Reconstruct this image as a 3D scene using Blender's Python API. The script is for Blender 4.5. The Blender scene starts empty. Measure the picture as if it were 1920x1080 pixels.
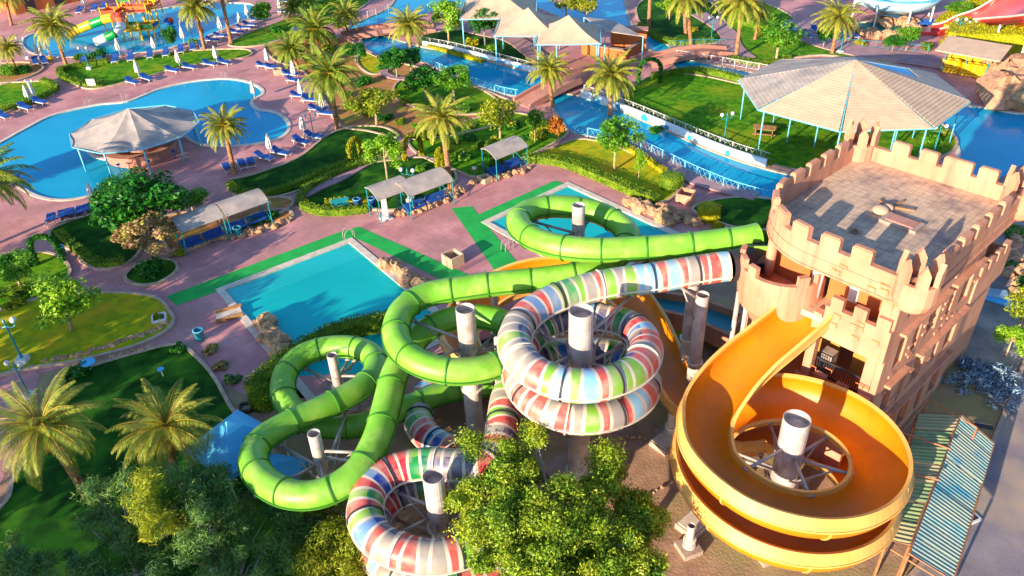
import bpy, math, random
import numpy as np
from mathutils import Vector, Matrix
from mathutils.geometry import tessellate_polygon
R = math.radians
rng = random.Random(7)
# ------------------------------------------------------------------ camera, world, sun, exposure
F = 1500.0; TH = R(34.7); RO = R(2.45); H = 34.0
fw = Vector((0, math.cos(TH), -math.sin(TH))); up0 = Vector((0, math.sin(TH), math.cos(TH))); rt0 = Vector((1, 0, 0))
c_, s_ = math.cos(RO), math.sin(RO)
rt = rt0*c_ - up0*s_; up = rt0*s_ + up0*c_
scene = bpy.context.scene
C = scene.collection
cam_d = bpy.data.cameras.new('camera'); cam = bpy.data.objects.new('camera', cam_d); C.objects.link(cam)
cam_d.sensor_width = 36; cam_d.lens = 36*F/1920; cam_d.clip_end = 3000; cam_d.clip_start = .5
M4 = Matrix((rt, up, -fw)).transposed().to_4x4(); M4.translation = (0, 0, H); cam.matrix_world = M4
scene.camera = cam
SUN_AZ = 48.0; SUN_EL = 14.5          # azimuth the shadows run towards, measured from +X
w = bpy.data.worlds.new('World'); scene.world = w; w.use_nodes = True
nt = w.node_tree; sky = nt.nodes.new('ShaderNodeTexSky'); sky.sky_type = 'NISHITA'; sky.sun_disc = False
sky.sun_elevation = R(SUN_EL); sky.sun_rotation = R(90-(SUN_AZ+180)); sky.air_density = 1.0; sky.dust_density = .6; sky.ozone_density = 4
nt.links.new(sky.outputs[0], nt.nodes['Background'].inputs[0]); nt.nodes['Background'].inputs[1].default_value = .145
sd = bpy.data.lights.new('sun', 'SUN'); sd.energy = 5.0; sd.angle = R(.5); sd.color = (1, .82, .6)
so = bpy.data.objects.new('sun', sd); C.objects.link(so)
a_, e_ = R(SUN_AZ), R(SUN_EL)
so.rotation_euler = Vector((math.cos(a_)*math.cos(e_), math.sin(a_)*math.cos(e_), -math.sin(e_))).to_track_quat('-Z', 'Y').to_euler()
vs = scene.view_settings; vs.view_transform = 'Standard'; vs.look = 'None'; vs.gamma = 1; vs.exposure = 1.28; vs.use_curve_mapping = False
scene.cycles.max_bounces = 8; scene.cycles.transparent_max_bounces = 12; scene.cycles.caustics_reflective = False; scene.cycles.caustics_refractive = False
# ------------------------------------------------------------------ geometry of the view: photo point -> point of the place
def G(px, py, z=0.0):
    d = fw + rt*((px-960)/F) + up*((540-py)/F)
    t = (z-H)/d.z
    return Vector((d.x*t, d.y*t, z))
def PX(p):
    v = Vector(p)-Vector((0, 0, H)); D = v.dot(fw); return 960+F*v.dot(rt)/D, 540-F*v.dot(up)/D
def ppm(p):
    return F/((Vector(p)-Vector((0, 0, H))).dot(fw))
def hgt(b, tx, ty):
    best = (1e9, 0)
    for k in range(0, 500):
        q = PX((b[0], b[1], k*.05)); e = (q[0]-tx)**2+(q[1]-ty)**2
        if e < best[0]: best = (e, k*.05)
    return best[1]
# ------------------------------------------------------------------ materials
def lin(h):
    h = h.lstrip('#'); v = [int(h[i:i+2], 16)/255 for i in (0, 2, 4)]
    return tuple((x/12.92 if x <= .04045 else ((x+.055)/1.055)**2.4) for x in v)+(1,)
def mat(name, c1, c2=None, scale=1.0, rough=.7, bump=0., bscale=None, metal=0., island=0., spec=.5, detail=6, c3=None, s3=.15, trans=0, tile=None, wave=None, lo=.35, hi=.65, streak=0):
    m = bpy.data.materials.new(name); m.use_nodes = True; t = m.node_tree; N = t.nodes; K = t.links
    b = N['Principled BSDF']; b.inputs['Roughness'].default_value = rough; b.inputs['Metallic'].default_value = metal
    b.inputs['Specular IOR Level'].default_value = spec
    geo = N.new('ShaderNodeNewGeometry')
    def nz(s, d=detail):
        n = N.new('ShaderNodeTexNoise'); n.inputs['Scale'].default_value = s; n.inputs['Detail'].default_value = d; n.inputs['Roughness'].default_value = .6
        K.new(geo.outputs['Position'], n.inputs['Vector']); return n
    def mx(fac, a, bb, mode='MIX'):
        n = N.new('ShaderNodeMix'); n.data_type = 'RGBA'; n.blend_type = mode
        for i, v in ((0, fac), (6, a), (7, bb)):
            if hasattr(v, 'links') or hasattr(v, 'is_linked'): K.new(v, n.inputs[i])
            else: n.inputs[i].default_value = v
        return n.outputs[2]
    c1 = lin(c1) if isinstance(c1, str) else c1
    col = None
    if c2:
        c2 = lin(c2) if isinstance(c2, str) else c2
        n = nz(scale); mr = N.new('ShaderNodeMapRange'); mr.inputs[1].default_value = lo; mr.inputs[2].default_value = hi; K.new(n.outputs[0], mr.inputs[0])
        col = mx(mr.outputs[0], c1, c2)
    else:
        rgb = N.new('ShaderNodeRGB'); rgb.outputs[0].default_value = c1; col = rgb.outputs[0]
    if c3:
        n = nz(s3, 3); mr = N.new('ShaderNodeMapRange'); mr.inputs[1].default_value = .48; mr.inputs[2].default_value = .68; K.new(n.outputs[0], mr.inputs[0])
        col = mx(mr.outputs[0], col, lin(c3))
    if streak:
        mp2 = N.new('ShaderNodeMapping'); mp2.inputs['Scale'].default_value = (2.2, 2.2, .22); K.new(geo.outputs['Position'], mp2.inputs[0]); n = N.new('ShaderNodeTexNoise'); n.inputs['Scale'].default_value = 1; n.inputs['Detail'].default_value = 8; K.new(mp2.outputs[0], n.inputs['Vector'])
        mr = N.new('ShaderNodeMapRange'); mr.inputs[1].default_value = .5; mr.inputs[2].default_value = .72; mr.inputs[4].default_value = streak; K.new(n.outputs[0], mr.inputs[0]); col = mx(mr.outputs[0], col, lin('#5c4438'))
    if island:
        hv = N.new('ShaderNodeHueSaturation'); ma = N.new('ShaderNodeMapRange'); ma.inputs[3].default_value = 1-island; ma.inputs[4].default_value = 1+island
        K.new(geo.outputs['Random Per Island'], ma.inputs[0]); K.new(ma.outputs[0], hv.inputs['Value'])
        mb = N.new('ShaderNodeMapRange'); mb.inputs[3].default_value = .485; mb.inputs[4].default_value = .515
        mm = N.new('ShaderNodeMath'); mm.operation = 'FRACT'; m7 = N.new('ShaderNodeMath'); m7.operation = 'MULTIPLY'; m7.inputs[1].default_value = 7.3
        K.new(geo.outputs['Random Per Island'], m7.inputs[0]); K.new(m7.outputs[0], mm.inputs[0]); K.new(mm.outputs[0], mb.inputs[0]); K.new(mb.outputs[0], hv.inputs['Hue'])
        K.new(col, hv.inputs['Color']); col = hv.outputs[0]
    hgtsock = None
    if tile:
        bt = N.new('ShaderNodeTexBrick'); bt.inputs['Scale'].default_value = 1; bt.inputs['Brick Width'].default_value = tile[0]; bt.inputs['Row Height'].default_value = tile[1]
        bt.inputs['Mortar Size'].default_value = tile[2]; bt.inputs['Color1'].default_value = (1, 1, 1, 1); bt.inputs['Color2'].default_value = (.86, .86, .86, 1); bt.inputs['Mortar'].default_value = (.55, .55, .55, 1)
        bt.offset = tile[3] if len(tile) > 3 else 0
        mp = N.new('ShaderNodeMapping'); mp.inputs['Rotation'].default_value = (0, 0, R(-41.5)); K.new(geo.outputs['Position'], mp.inputs[0]); K.new(mp.outputs[0], bt.inputs['Vector'])
        col = mx(.8, col, bt.outputs[0], 'MULTIPLY')
    K.new(col, b.inputs['Base Color'])
    if bump:
        n = nz(bscale or scale*4, 8); bp = N.new('ShaderNodeBump'); bp.inputs['Strength'].default_value = min(1, bump); bp.inputs['Distance'].default_value = .05*max(1, bump)
        K.new(n.outputs[0], bp.inputs['Height']); K.new(bp.outputs[0], b.inputs['Normal'])
    if trans:
        tr = N.new('ShaderNodeBsdfTranslucent'); K.new(col, tr.inputs[0]); ms = N.new('ShaderNodeMixShader'); ms.inputs[0].default_value = trans
        K.new(b.outputs[0], ms.inputs[1]); K.new(tr.outputs[0], ms.inputs[2]); K.new(ms.outputs[0], N['Material Output'].inputs[0])
    return m
MT = {}
MT['earth'] = mat('earth', '#b08a6e', '#8e6e58', .7, .95, .8, 6, c3='#9c9458', s3=.12)
MT['dune'] = mat('dune', '#a08670', '#7a6354', .3, .95, .6, 3)
MT['rockg'] = mat('rocky ground', '#8f8078', '#6c6460', .8, .95, 1, 3, c3='#a2958a', s3=.3)
MT['asphalt'] = mat('street concrete', '#8e8388', '#776e76', .5, .9, .4, 20, c3='#a89480', s3=.2)
MT['paving'] = mat('pink paving', '#d2928e', '#ba7a7a', .35, .75, .25, 14, c3='#b07e78', s3=.22, detail=12, lo=.4, hi=.6, tile=(.6, .6, .01))
MT['path'] = mat('path paving', '#b48c90', '#987880', .9, .8, .3, 14, tile=(.4, .4, .012, .5))
MT['lawn'] = mat('lawn', '#5e9414', '#38720e', 1.3, .95, 1, 30, lo=.42, hi=.58, detail=12, c3='#84961a', s3=.25, spec=.1)
MT['lawn_y'] = mat('dry lawn', '#b0ae14', '#86981a', 1.1, .95, 1, 30, lo=.42, hi=.58, detail=12, c3='#c8a424', s3=.3, spec=.1)
MT['lawn_d'] = mat('dark shade-toned lawn', '#1f5412', '#143e0c', 1.0, .95, 1, 30, lo=.42, hi=.58, detail=12, c3='#44781a', s3=.3, spec=.1)  # dark green, deepened to paint in the shade on the lower left lawn
MT['sand'] = mat('orange sand', '#c08048', '#9a6038', 1.2, .95, .8, 10, c3='#8c8420', s3=.5)
MT['mat_g'] = mat('green matting', '#12ac46', '#0e963c', .8, .85, .2, 40)
MT['coping'] = mat('coping', '#d8cbb8', '#bfae9c', 1.5, .7, .2)
MT['kerb'] = mat('kerb stone', '#c4a890', '#a08872', 2, .85, .6, 8)
MT['stone'] = mat('rough stone', '#c49a72', '#9a7656', 2.2, .9, 1, 6, island=.2)
MT['tile_b'] = mat('blue pool tile', '#10a4e8', '#0896da', .3, .5)
MT['tile_k'] = mat('light blue pool tile', '#18aee4', '#10a0da', .3, .5)
MT['tile_t'] = mat('turquoise pool tile', '#08d0d8', '#06bccc', .3, .5)
MT['tile_s'] = mat('pale pool step', '#f0ffff', '#e0ffff', .6, .5)
MT['tile_g'] = mat('green pool tile', '#0f9a90', '#0c8680', .3, .5)
MT['mural'] = mat('white river wall', '#e4e8ea', '#d2dadf', 2, .6)
MT['mural_b'] = mat('blue mural paint', '#1a9ad2', None, 1, .6)
MT['rail_b'] = mat('pale blue rail', '#6fc0d8', None, 1, .45)
MT['rail_w'] = mat('white rail', '#b8bcbc', None, 1, .45)
MT['teal'] = mat('teal paint', '#1f8a96', '#1a7a88', 4, .4)
MT['wall'] = mat('peach render', '#cc9276', '#c0866a', .5, .9, .35, 12, c3='#bc8064', s3=.35, spec=.2, streak=.4)
MT['wall_o'] = mat('orange render', '#c4703e', '#b46436', .6, .9, .3, 10, spec=.2)
MT['wall_m'] = mat('mustard brown render', '#b8843c', '#a47434', .6, .9, .3, 10, spec=.2)
MT['deck'] = mat('roof tile', '#d8b898', '#c4a68c', 1.5, .8, .2, 12, c3='#8e7c78', s3=.5, streak=.3, tile=(.42, .42, .02))
MT['bridge'] = mat('terracotta bridge paving', '#b88070', '#a47060', 1, .8, .3, 10)
MT['green'] = mat('green fibreglass', '#78b436', '#64a226', .5, .44, 0, spec=.45, c3='#8cb448', s3=.9, streak=.16)
MT['green_d'] = mat('dark green joint', '#3c7a20', None, 1, .5)
MT['orange'] = mat('orange yellow fibreglass', '#dc8408', '#cc7604', .35, .45, 0, spec=.5, streak=.16)
MT['orange_o'] = mat('cream yellow gelcoat edge', '#e8b060', '#dca050', .7, .4)
MT['orange_s'] = mat('joint shadow line', '#9a5a10', None, 1, .6)
MT['joint'] = mat('dark joint', '#2c2a30', None, 1, .6)
MT['joint_w'] = mat('pale joint flange', '#d6c8b4', None, 1, .6)
MT['steel'] = mat('galvanised steel', '#b0a49c', '#968a86', 2, .5, .1, 10, metal=.25)
MT['pole'] = mat('white painted steel', '#c9bcb4', '#b4a6a0', 1.5, .5, .1, 6, c3='#9c8e8a', s3=1.2, streak=.35)
MT['rust'] = mat('rusty steel', '#a87048', '#8a5a3c', 3, .7)
MT['black'] = mat('black plastic', '#1e1e24', None, 1, .5)
MT['white'] = mat('white paint', '#d8d6d2', '#c8c6c4', 2, .5)
MT['fabric_w'] = mat('white parasol cloth', '#dcd4cc', '#c8c2be', 5, .85)
MT['cream'] = mat('sun bleached slats', '#b8a89c', '#a0948c', 1.2, .85, .3, 10, c3='#8c8480', s3=.4)
MT['cloth'] = mat('cream cloth and sunlit slats', '#c8ab8e', '#b89a80', .8, .85, .3, 4)
MT['blue_c'] = mat('blue cushion', '#0c4f9c', '#0a4490', 3, .8, .2, 10)
MT['blue_t'] = mat('blue canopy cloth', '#50b4e4', '#44a8dc', 1, .7)
MT['concrete'] = mat('concrete', '#b09888', '#988274', 2, .9, .6, 10)
MT['redsl'] = mat('coral red fibreglass', '#d8504c', '#cc4644', .6, .35)
MT['redsl2'] = mat('orange fibreglass', '#dc6428', None, .6, .35)
MT['red'] = mat('red plastic', '#d8421c', None, 1, .35)
MT['yellow'] = mat('yellow plastic', '#e0b010', None, 1, .35)
MT['tgreen'] = mat('green plastic', '#0e8f3a', None, 1, .35)
MT['bark'] = mat('palm trunk', '#b08458', '#7a5638', 3.5, .95, 1, 14, island=.15)
MT['bark_p'] = mat('pale bark', '#bca684', '#98805e', 3, .9, .8, 10)
MT['bark_g'] = mat('grey bark', '#9a948c', '#7a746e', 3, .9, .8, 10)
MT['frond'] = mat('palm frond', '#b0ac44', '#76902a', .9, .55, island=.28, trans=.3, spec=.35)
MT['frond_d'] = mat('green palm frond', '#90a438', '#588020', .9, .55, island=.3, trans=.3, spec=.35)
MT['frond_y'] = mat('dry yellow frond', '#c09a2c', '#9c7a24', .9, .6, island=.2, trans=.25)
MT['leaf_d'] = mat('dark leaf', '#347e16', '#1c6010', .6, .5, island=.35, trans=.25, spec=.4)
MT['leaf_m'] = mat('mid leaf', '#6ea01c', '#3c8012', .6, .5, island=.35, trans=.28, spec=.4)
MT['leaf_y'] = mat('yellow green leaf', '#a8a822', '#748c16', .6, .55, island=.35, trans=.28, spec=.35)
MT['leaf_o'] = mat('orange flower', '#d0601c', '#a88418', 1.2, .6, island=.3, trans=.25)
MT['leaf_n'] = mat('olive near leaf', '#a8b428', '#5c8c1a', .55, .5, island=.35, trans=.3, spec=.4)
MT['leaf_p'] = mat('pinkish blossom', '#c09070', '#8c8e24', 1.4, .6, island=.3, trans=.25)
MT['leaf_g'] = mat('grey green leaf', '#6c9038', '#3a6a34', .8, .6, island=.35, trans=.25)
MT['leaf_br'] = mat('bright leaf', '#94bc1c', '#6ca016', .6, .5, island=.3, trans=.3)
MT['hedge'] = mat('hedge leaf', '#74901a', '#466c12', 1.2, .7, island=.35, trans=.2, spec=.25)
MT['hedge_y'] = mat('golden hedge leaf', '#b0a814', '#8c9012', 1.2, .7, island=.3, trans=.2, spec=.25)
MT['corr_g'] = mat('green sheet roof', '#7c9460', '#94a070', 1.2, .6, .3, 6, c3='#5f7c5c', s3=.5)
MT['corr_b'] = mat('blue green sheet roof', '#7c948a', '#98a090', 1.2, .5, .3, 6, c3='#3f8296', s3=.6)
MT['corr_g2'] = mat('tan sheet roof', '#a49a74', '#8c9468', 1.5, .6, .3, 6)
MT['corr_b2'] = mat('teal sheet roof', '#6c9898', '#94a294', 1.2, .5, .3, 6)
MT['debris'] = mat('scrap foil', '#5a7c98', '#8ea4b4', 2, .5, island=.4)
MT['wood'] = mat('timber', '#a87c50', '#8a623c', 3, .8, .5, 10)
MT['bowl'] = mat('pale blue fibreglass', '#b8d0dc', '#88b4cc', .6, .3)
def water_mat(name, tint, amt, deep):
    m = bpy.data.materials.new(name); m.use_nodes = True; t = m.node_tree; N = t.nodes; K = t.links
    for n in list(N):
        if n.type == 'BSDF_PRINCIPLED': N.remove(n)
    out = N['Material Output']; tr = N.new('ShaderNodeBsdfTransparent'); tr.inputs[0].default_value = tint
    df = N.new('ShaderNodeBsdfDiffuse'); df.inputs[0].default_value = deep; gg = N.new('ShaderNodeNewGeometry'); n1 = N.new('ShaderNodeTexNoise'); n1.inputs['Scale'].default_value = .16; n1.inputs['Detail'].default_value = 5; K.new(gg.outputs['Position'], n1.inputs['Vector']); mw = N.new('ShaderNodeMix'); mw.data_type = 'RGBA'; mw.inputs[6].default_value = tuple(c*.72 for c in deep[:3])+(1,); mw.inputs[7].default_value = tuple(min(1, c*1.18+.02) for c in deep[:3])+(1,); K.new(n1.outputs[0], mw.inputs[0]); K.new(mw.outputs[2], df.inputs[0]); m1 = N.new('ShaderNodeMixShader'); m1.inputs[0].default_value = amt
    K.new(tr.outputs[0], m1.inputs[1]); K.new(df.outputs[0], m1.inputs[2])
    gl = N.new('ShaderNodeBsdfGlossy'); gl.inputs['Roughness'].default_value = .06; fr = N.new('ShaderNodeFresnel'); fr.inputs[0].default_value = 1.22
    m2 = N.new('ShaderNodeMixShader'); K.new(fr.outputs[0], m2.inputs[0]); K.new(m1.outputs[0], m2.inputs[1]); K.new(gl.outputs[0], m2.inputs[2])
    g = N.new('ShaderNodeNewGeometry'); n = N.new('ShaderNodeTexNoise'); n.inputs['Scale'].default_value = 2.2; n.inputs['Detail'].default_value = 4; K.new(g.outputs['Position'], n.inputs['Vector'])
    bp = N.new('ShaderNodeBump'); bp.inputs['Strength'].default_value = .35; bp.inputs['Distance'].default_value = .04; K.new(n.outputs[0], bp.inputs['Height'])
    K.new(bp.outputs[0], gl.inputs['Normal']); K.new(m2.outputs[0], out.inputs[0]); return m
MT['water'] = water_mat('pool water', (.6, .95, 1, 1), .6, lin('#0cc4f2'))
MT['water_t'] = water_mat('turquoise water', (.75, 1, 1, 1), .5, lin('#10e4dc'))
MT['water_g'] = water_mat('green pool water', (.7, .97, .95, 1), .35, lin('#12b4a4'))
def stripe_mat():
    m = bpy.data.materials.new('striped fibreglass'); m.use_nodes = True; t = m.node_tree; N = t.nodes; K = t.links
    b = N['Principled BSDF']; b.inputs['Roughness'].default_value = .42
    uv = N.new('ShaderNodeUVMap'); sx = N.new('ShaderNodeSeparateXYZ'); K.new(uv.outputs[0], sx.inputs[0])
    def M(op, a, bb=None):
        n = N.new('ShaderNodeMath'); n.operation = op
        for i, v in ((0, a), (1, bb)):
            if v is None: continue
            if hasattr(v, 'is_linked'): K.new(v, n.inputs[i])
            else: n.inputs[i].default_value = v
        return n.outputs[0]
    k = M('MULTIPLY', sx.outputs[0], 1.75); fl = M('FLOOR', k); fr = M('FRACT', k)
    wn = N.new('ShaderNodeTexWhiteNoise'); wn.noise_dimensions = '1D'; K.new(fl, wn.inputs['W'])
    rp = N.new('ShaderNodeValToRGB'); e = rp.color_ramp; e.interpolation = 'CONSTANT'
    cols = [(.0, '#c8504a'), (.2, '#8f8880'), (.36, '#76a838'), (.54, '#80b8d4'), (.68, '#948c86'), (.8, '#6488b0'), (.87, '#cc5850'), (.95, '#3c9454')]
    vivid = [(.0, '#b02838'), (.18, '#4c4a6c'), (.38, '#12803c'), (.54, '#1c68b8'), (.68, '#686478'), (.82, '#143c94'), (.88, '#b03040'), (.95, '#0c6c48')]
    e.elements[0].position = 0; e.elements[0].color = lin(cols[0][1]); e.elements[1].position = cols[1][0]; e.elements[1].color = lin(cols[1][1])
    for p, c in cols[2:]:
        q = e.elements.new(p); q.color = lin(c)
    K.new(wn.outputs['Value'], rp.inputs[0])
    rv = N.new('ShaderNodeValToRGB'); e = rv.color_ramp; e.interpolation = 'CONSTANT'; e.elements[0].position = 0; e.elements[0].color = lin(vivid[0][1]); e.elements[1].position = vivid[1][0]; e.elements[1].color = lin(vivid[1][1])
    for p, c in vivid[2:]: q = e.elements.new(p); q.color = lin(c)
    K.new(wn.outputs['Value'], rv.inputs[0])
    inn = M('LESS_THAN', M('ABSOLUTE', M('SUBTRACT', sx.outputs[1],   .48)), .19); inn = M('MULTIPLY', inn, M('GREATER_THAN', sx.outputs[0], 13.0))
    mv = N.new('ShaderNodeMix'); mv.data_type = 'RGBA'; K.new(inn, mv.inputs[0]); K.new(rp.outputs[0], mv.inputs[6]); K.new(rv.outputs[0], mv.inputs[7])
    par = M('MODULO', fl, 2.0)
    ang = M('MULTIPLY', sx.outputs[1], 2*math.pi); ph = M('MULTIPLY', par, math.pi); cs = M('COSINE', M('ADD', ang, ph))
    wd = M('ADD', M('MULTIPLY', cs, .15), .37)
    d = M('ABSOLUTE', M('SUBTRACT', fr, .5)); mask = M('LESS_THAN', d, wd)
    mx = N.new('ShaderNodeMix'); mx.data_type = 'RGBA'; K.new(mask, mx.inputs[0]); mx.inputs[6].default_value = lin('#cbbba8'); K.new(mv.outputs[2], mx.inputs[7])
    g = N.new('ShaderNodeNewGeometry'); nz = N.new('ShaderNodeTexNoise'); nz.inputs['Scale'].default_value = 1.6; nz.inputs['Detail'].default_value = 8; K.new(g.outputs['Position'], nz.inputs['Vector'])
    mr = N.new('ShaderNodeMapRange'); mr.inputs[1].default_value = .45; mr.inputs[2].default_value = .7; mr.inputs[4].default_value = .6; K.new(nz.outputs[0], mr.inputs[0])
    m2 = N.new('ShaderNodeMix'); m2.data_type = 'RGBA'; K.new(mr.outputs[0], m2.inputs[0]); K.new(mx.outputs[2], m2.inputs[6]); m2.inputs[7].default_value = lin('#b4a28c')
    K.new(m2.outputs[2], b.inputs['Base Color']); return m
MT['stripe'] = stripe_mat()
# ------------------------------------------------------------------ objects
class MB:
    def __init__(s): s.v = []; s.f = []; s.uv = None
    def add(s, vs, fs):
        o = len(s.v); s.v += [tuple(v) for v in vs]; s.f += [tuple(i+o for i in f) for f in fs]; return s
    def box(s, c, d, az=0., tilt=None):
        cx, cy, cz = c; x, y, z = d[0]/2, d[1]/2, d[2]/2; ca, sa = math.cos(az), math.sin(az); vs = []
        for k in (-z, z):
            for (i, j) in ((-x, -y), (x, -y), (x, y), (-x, y)):
                p = Vector((i, j, k))
                if tilt: p = tilt @ p
                vs.append((cx+p.x*ca-p.y*sa, cy+p.x*sa+p.y*ca, cz+p.z))
        return s.add(vs, [(3, 2, 1, 0), (4, 5, 6, 7), (0, 1, 5, 4), (1, 2, 6, 5), (2, 3, 7, 6), (3, 0, 4, 7)])
    def prism(s, poly, z0, z1):
        n = len(poly); ar = sum(poly[i][0]*poly[(i+1) % n][1]-poly[(i+1) % n][0]*poly[i][1] for i in range(n))
        if ar < 0: poly = poly[::-1]
        vs = [(p[0], p[1], z0) for p in poly]+[(p[0], p[1], z1) for p in poly]
        tri = tessellate_polygon([[Vector((p[0], p[1], 0)) for p in poly]])
        fs = []
        for t in tri:
            a, b, c = [poly[i] for i in t]
            if (b[0]-a[0])*(c[1]-a[1])-(b[1]-a[1])*(c[0]-a[0]) < 0: t = t[::-1]
            fs += [tuple(i+n for i in t), tuple(t[::-1])]
        fs += [(i, (i+1) % n, n+(i+1) % n, n+i) for i in range(n)]
        return s.add(vs, fs)
    def tube(s, pts, r, n=8, cap=True, closed=False):
        pts = [Vector(p) for p in pts]; m = len(pts); rs = r if hasattr(r, '__len__') else [r]*m; vs = []; prev = None
        for i, p in enumerate(pts):
            t = (pts[min(i+1, m-1)]-pts[max(i-1, 0)])
            if t.length < 1e-9: t = Vector((0, 0, 1))
            t.normalize()
            if prev is None:
                a = Vector((0, 0, 1)) if abs(t.z) < .9 else Vector((1, 0, 0)); nx = t.cross(a).normalized()
            else:
                nx = (prev-t*prev.dot(t)).normalized()
            prev = nx; ny = t.cross(nx)
            for k in range(n):
                q = 2*math.pi*k/n; vs.append(p+(nx*math.cos(q)+ny*math.sin(q))*rs[i])
        fs = [(i*n+k, i*n+(k+1) % n, (i+1)*n+(k+1) % n, (i+1)*n+k) for i in range(m-1) for k in range(n)]
        if cap: fs += [tuple(range(n))[::-1], tuple((m-1)*n+k for k in range(n))]
        return s.add(vs, fs)
    def ball(s, c, r, n=8, m=6, sq=1.0):
        vs = []; 
        for j in range(m+1):
            t = math.pi*j/m
            for k in range(n):
                q = 2*math.pi*k/n; vs.append((c[0]+r*math.sin(t)*math.cos(q), c[1]+r*math.sin(t)*math.sin(q), c[2]+r*sq*math.cos(t)))
        return s.add(vs, [(j*n+k, (j+1)*n+k, (j+1)*n+(k+1) % n, j*n+(k+1) % n) for j in range(m) for k in range(n)])
    def lathe(s, c, prof, n=16):
        vs = [(c[0]+r*math.cos(2*math.pi*k/n), c[1]+r*math.sin(2*math.pi*k/n), c[2]+z) for (r, z) in prof for k in range(n)]
        return s.add(vs, [(j*n+k, j*n+(k+1) % n, (j+1)*n+(k+1) % n, (j+1)*n+k) for j in range(len(prof)-1) for k in range(n)])
    def build(s, name, m, parent=None, off=None, smooth=False):
        me = bpy.data.meshes.new(name); off = off if off is not None else (parent.location if parent is not None and parent.get('w') else (0, 0, 0))
        vs = [(v[0]-off[0], v[1]-off[1], v[2]-off[2]) for v in s.v]
        me.from_pydata(vs, [], s.f); me.materials.append(MT[m]); me.validate()
        if smooth: me.polygons.foreach_set('use_smooth', [True]*len(me.polygons))
        me.update(); o = bpy.data.objects.new(name, me); C.objects.link(o)
        if parent is not None: o.parent = parent
        return o
def tag(o, label, cat=None, group=None, kind=None):
    if label: o['label'] = label
    if cat: o['category'] = cat
    if group: o['group'] = group
    if kind: o['kind'] = kind
    return o
def thing(name, label, cat, loc=(0, 0, 0), group=None, world=True, rz=0):
    o = bpy.data.objects.new(name, None); C.objects.link(o); o.location = loc; o.rotation_euler = (0, 0, rz); o.empty_display_size = .3
    tag(o, label, cat, group)
    if world: o['w'] = 1
    return o
def copy_tree(o, parent=None):
    c = o.copy(); C.objects.link(c); c.parent = parent
    for ch in o.children: copy_tree(ch, c)
    return c
def place(proto, used, loc, rz, label, sc=1, group=None):
    o = proto if not used[0] else copy_tree(proto); used[0] = True
    o.location = loc; o.rotation_euler = (0, 0, rz); o.scale = (sc, sc, sc) if not hasattr(sc, '__len__') else sc; o['label'] = label
    if group: o['group'] = group
    return o
def cr(pts, closed=False, sub=6):
    pts = [Vector(p) for p in pts]; n = len(pts); out = []
    rngi = range(n) if closed else range(n-1)
    for i in rngi:
        if closed: p0, p1, p2, p3 = pts[i-1], pts[i], pts[(i+1) % n], pts[(i+2) % n]
        else: p0, p1, p2, p3 = pts[max(i-1, 0)], pts[i], pts[i+1], pts[min(i+2, n-1)]
        for k in range(sub):
            t = k/sub; out.append(.5*((2*p1)+(p2-p0)*t+(2*p0-5*p1+4*p2-p3)*t*t+(3*p1-p0-3*p2+p3)*t**3))
    if not closed: out.append(pts[-1])
    return out
def resamp(pts, step):
    out = [pts[0].copy()]; acc = 0
    for a, b in zip(pts, pts[1:]):
        L = (b-a).length
        while acc+L >= step and L > 1e-9:
            a = a.lerp(b, (step-acc)/L); out.append(a.copy()); L = (b-a).length; acc = 0
        acc += L
    return out
def outline(px, z=0, smooth=True, sub=6):
    w = [G(x, y, z) for x, y in px]
    return cr(w, True, sub) if smooth else w
def sheet(name, loops, z, m, kind='structure', label=None):
    flat = [[Vector((p.x, p.y, 0)) for p in lp] for lp in loops]; allv = [v for lp in flat for v in lp]; tri = tessellate_polygon(flat); mb = MB()
    fs = []
    for t in tri:
        a, b, c = [allv[i] for i in t]; cz = (b.x-a.x)*(c.y-a.y)-(b.y-a.y)*(c.x-a.x)
        if abs(cz) < 1e-10: continue
        fs.append(tuple(t) if cz > 0 else tuple(t[::-1]))
    mb.add([(v.x, v.y, z) for v in allv], fs)
    o = mb.build(name, m); tag(o, label, None, None, kind); return o
def offset(lp, d):
    n = len(lp); ar = sum(lp[i].x*lp[(i+1) % n].y-lp[(i+1) % n].x*lp[i].y for i in range(n)); sg = 1 if ar > 0 else -1; out = []
    for i in range(n):
        a, b, c = lp[i-1], lp[i], lp[(i+1) % n]; d1 = (b-a); d2 = (c-b); d1.z = d2.z = 0
        if d1.length < 1e-6 or d2.length < 1e-6: out.append(b.copy()); continue
        n1 = Vector((d1.y, -d1.x, 0)).normalized(); n2 = Vector((d2.y, -d2.x, 0)).normalized(); nn = n1+n2
        if nn.length < 1e-3: nn = n1
        nn.normalize(); k = 1/max(.5, nn.dot(n1)); out.append(b+nn*d*sg*k)
    return out
def ring(name, lp, win, wout, z0, z1, m, kind='structure', label=None):
    a = offset(lp, -win); b = offset(lp, wout); n = len(lp); mb = MB()
    vs = [(p.x, p.y, z) for L in (a, b) for z in (z0, z1) for p in L]     # a0 a1 b0 b1
    fs = []
    for i in range(n):
        j = (i+1) % n; fs += [(n+i, n+j, 3*n+j, 3*n+i), (i, j, n+j, n+i), (2*n+i, 3*n+i, 3*n+j, 2*n+j)]
    mb.add(vs, fs); o = mb.build(name, m); tag(o, label, None, None, kind); return o
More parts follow.
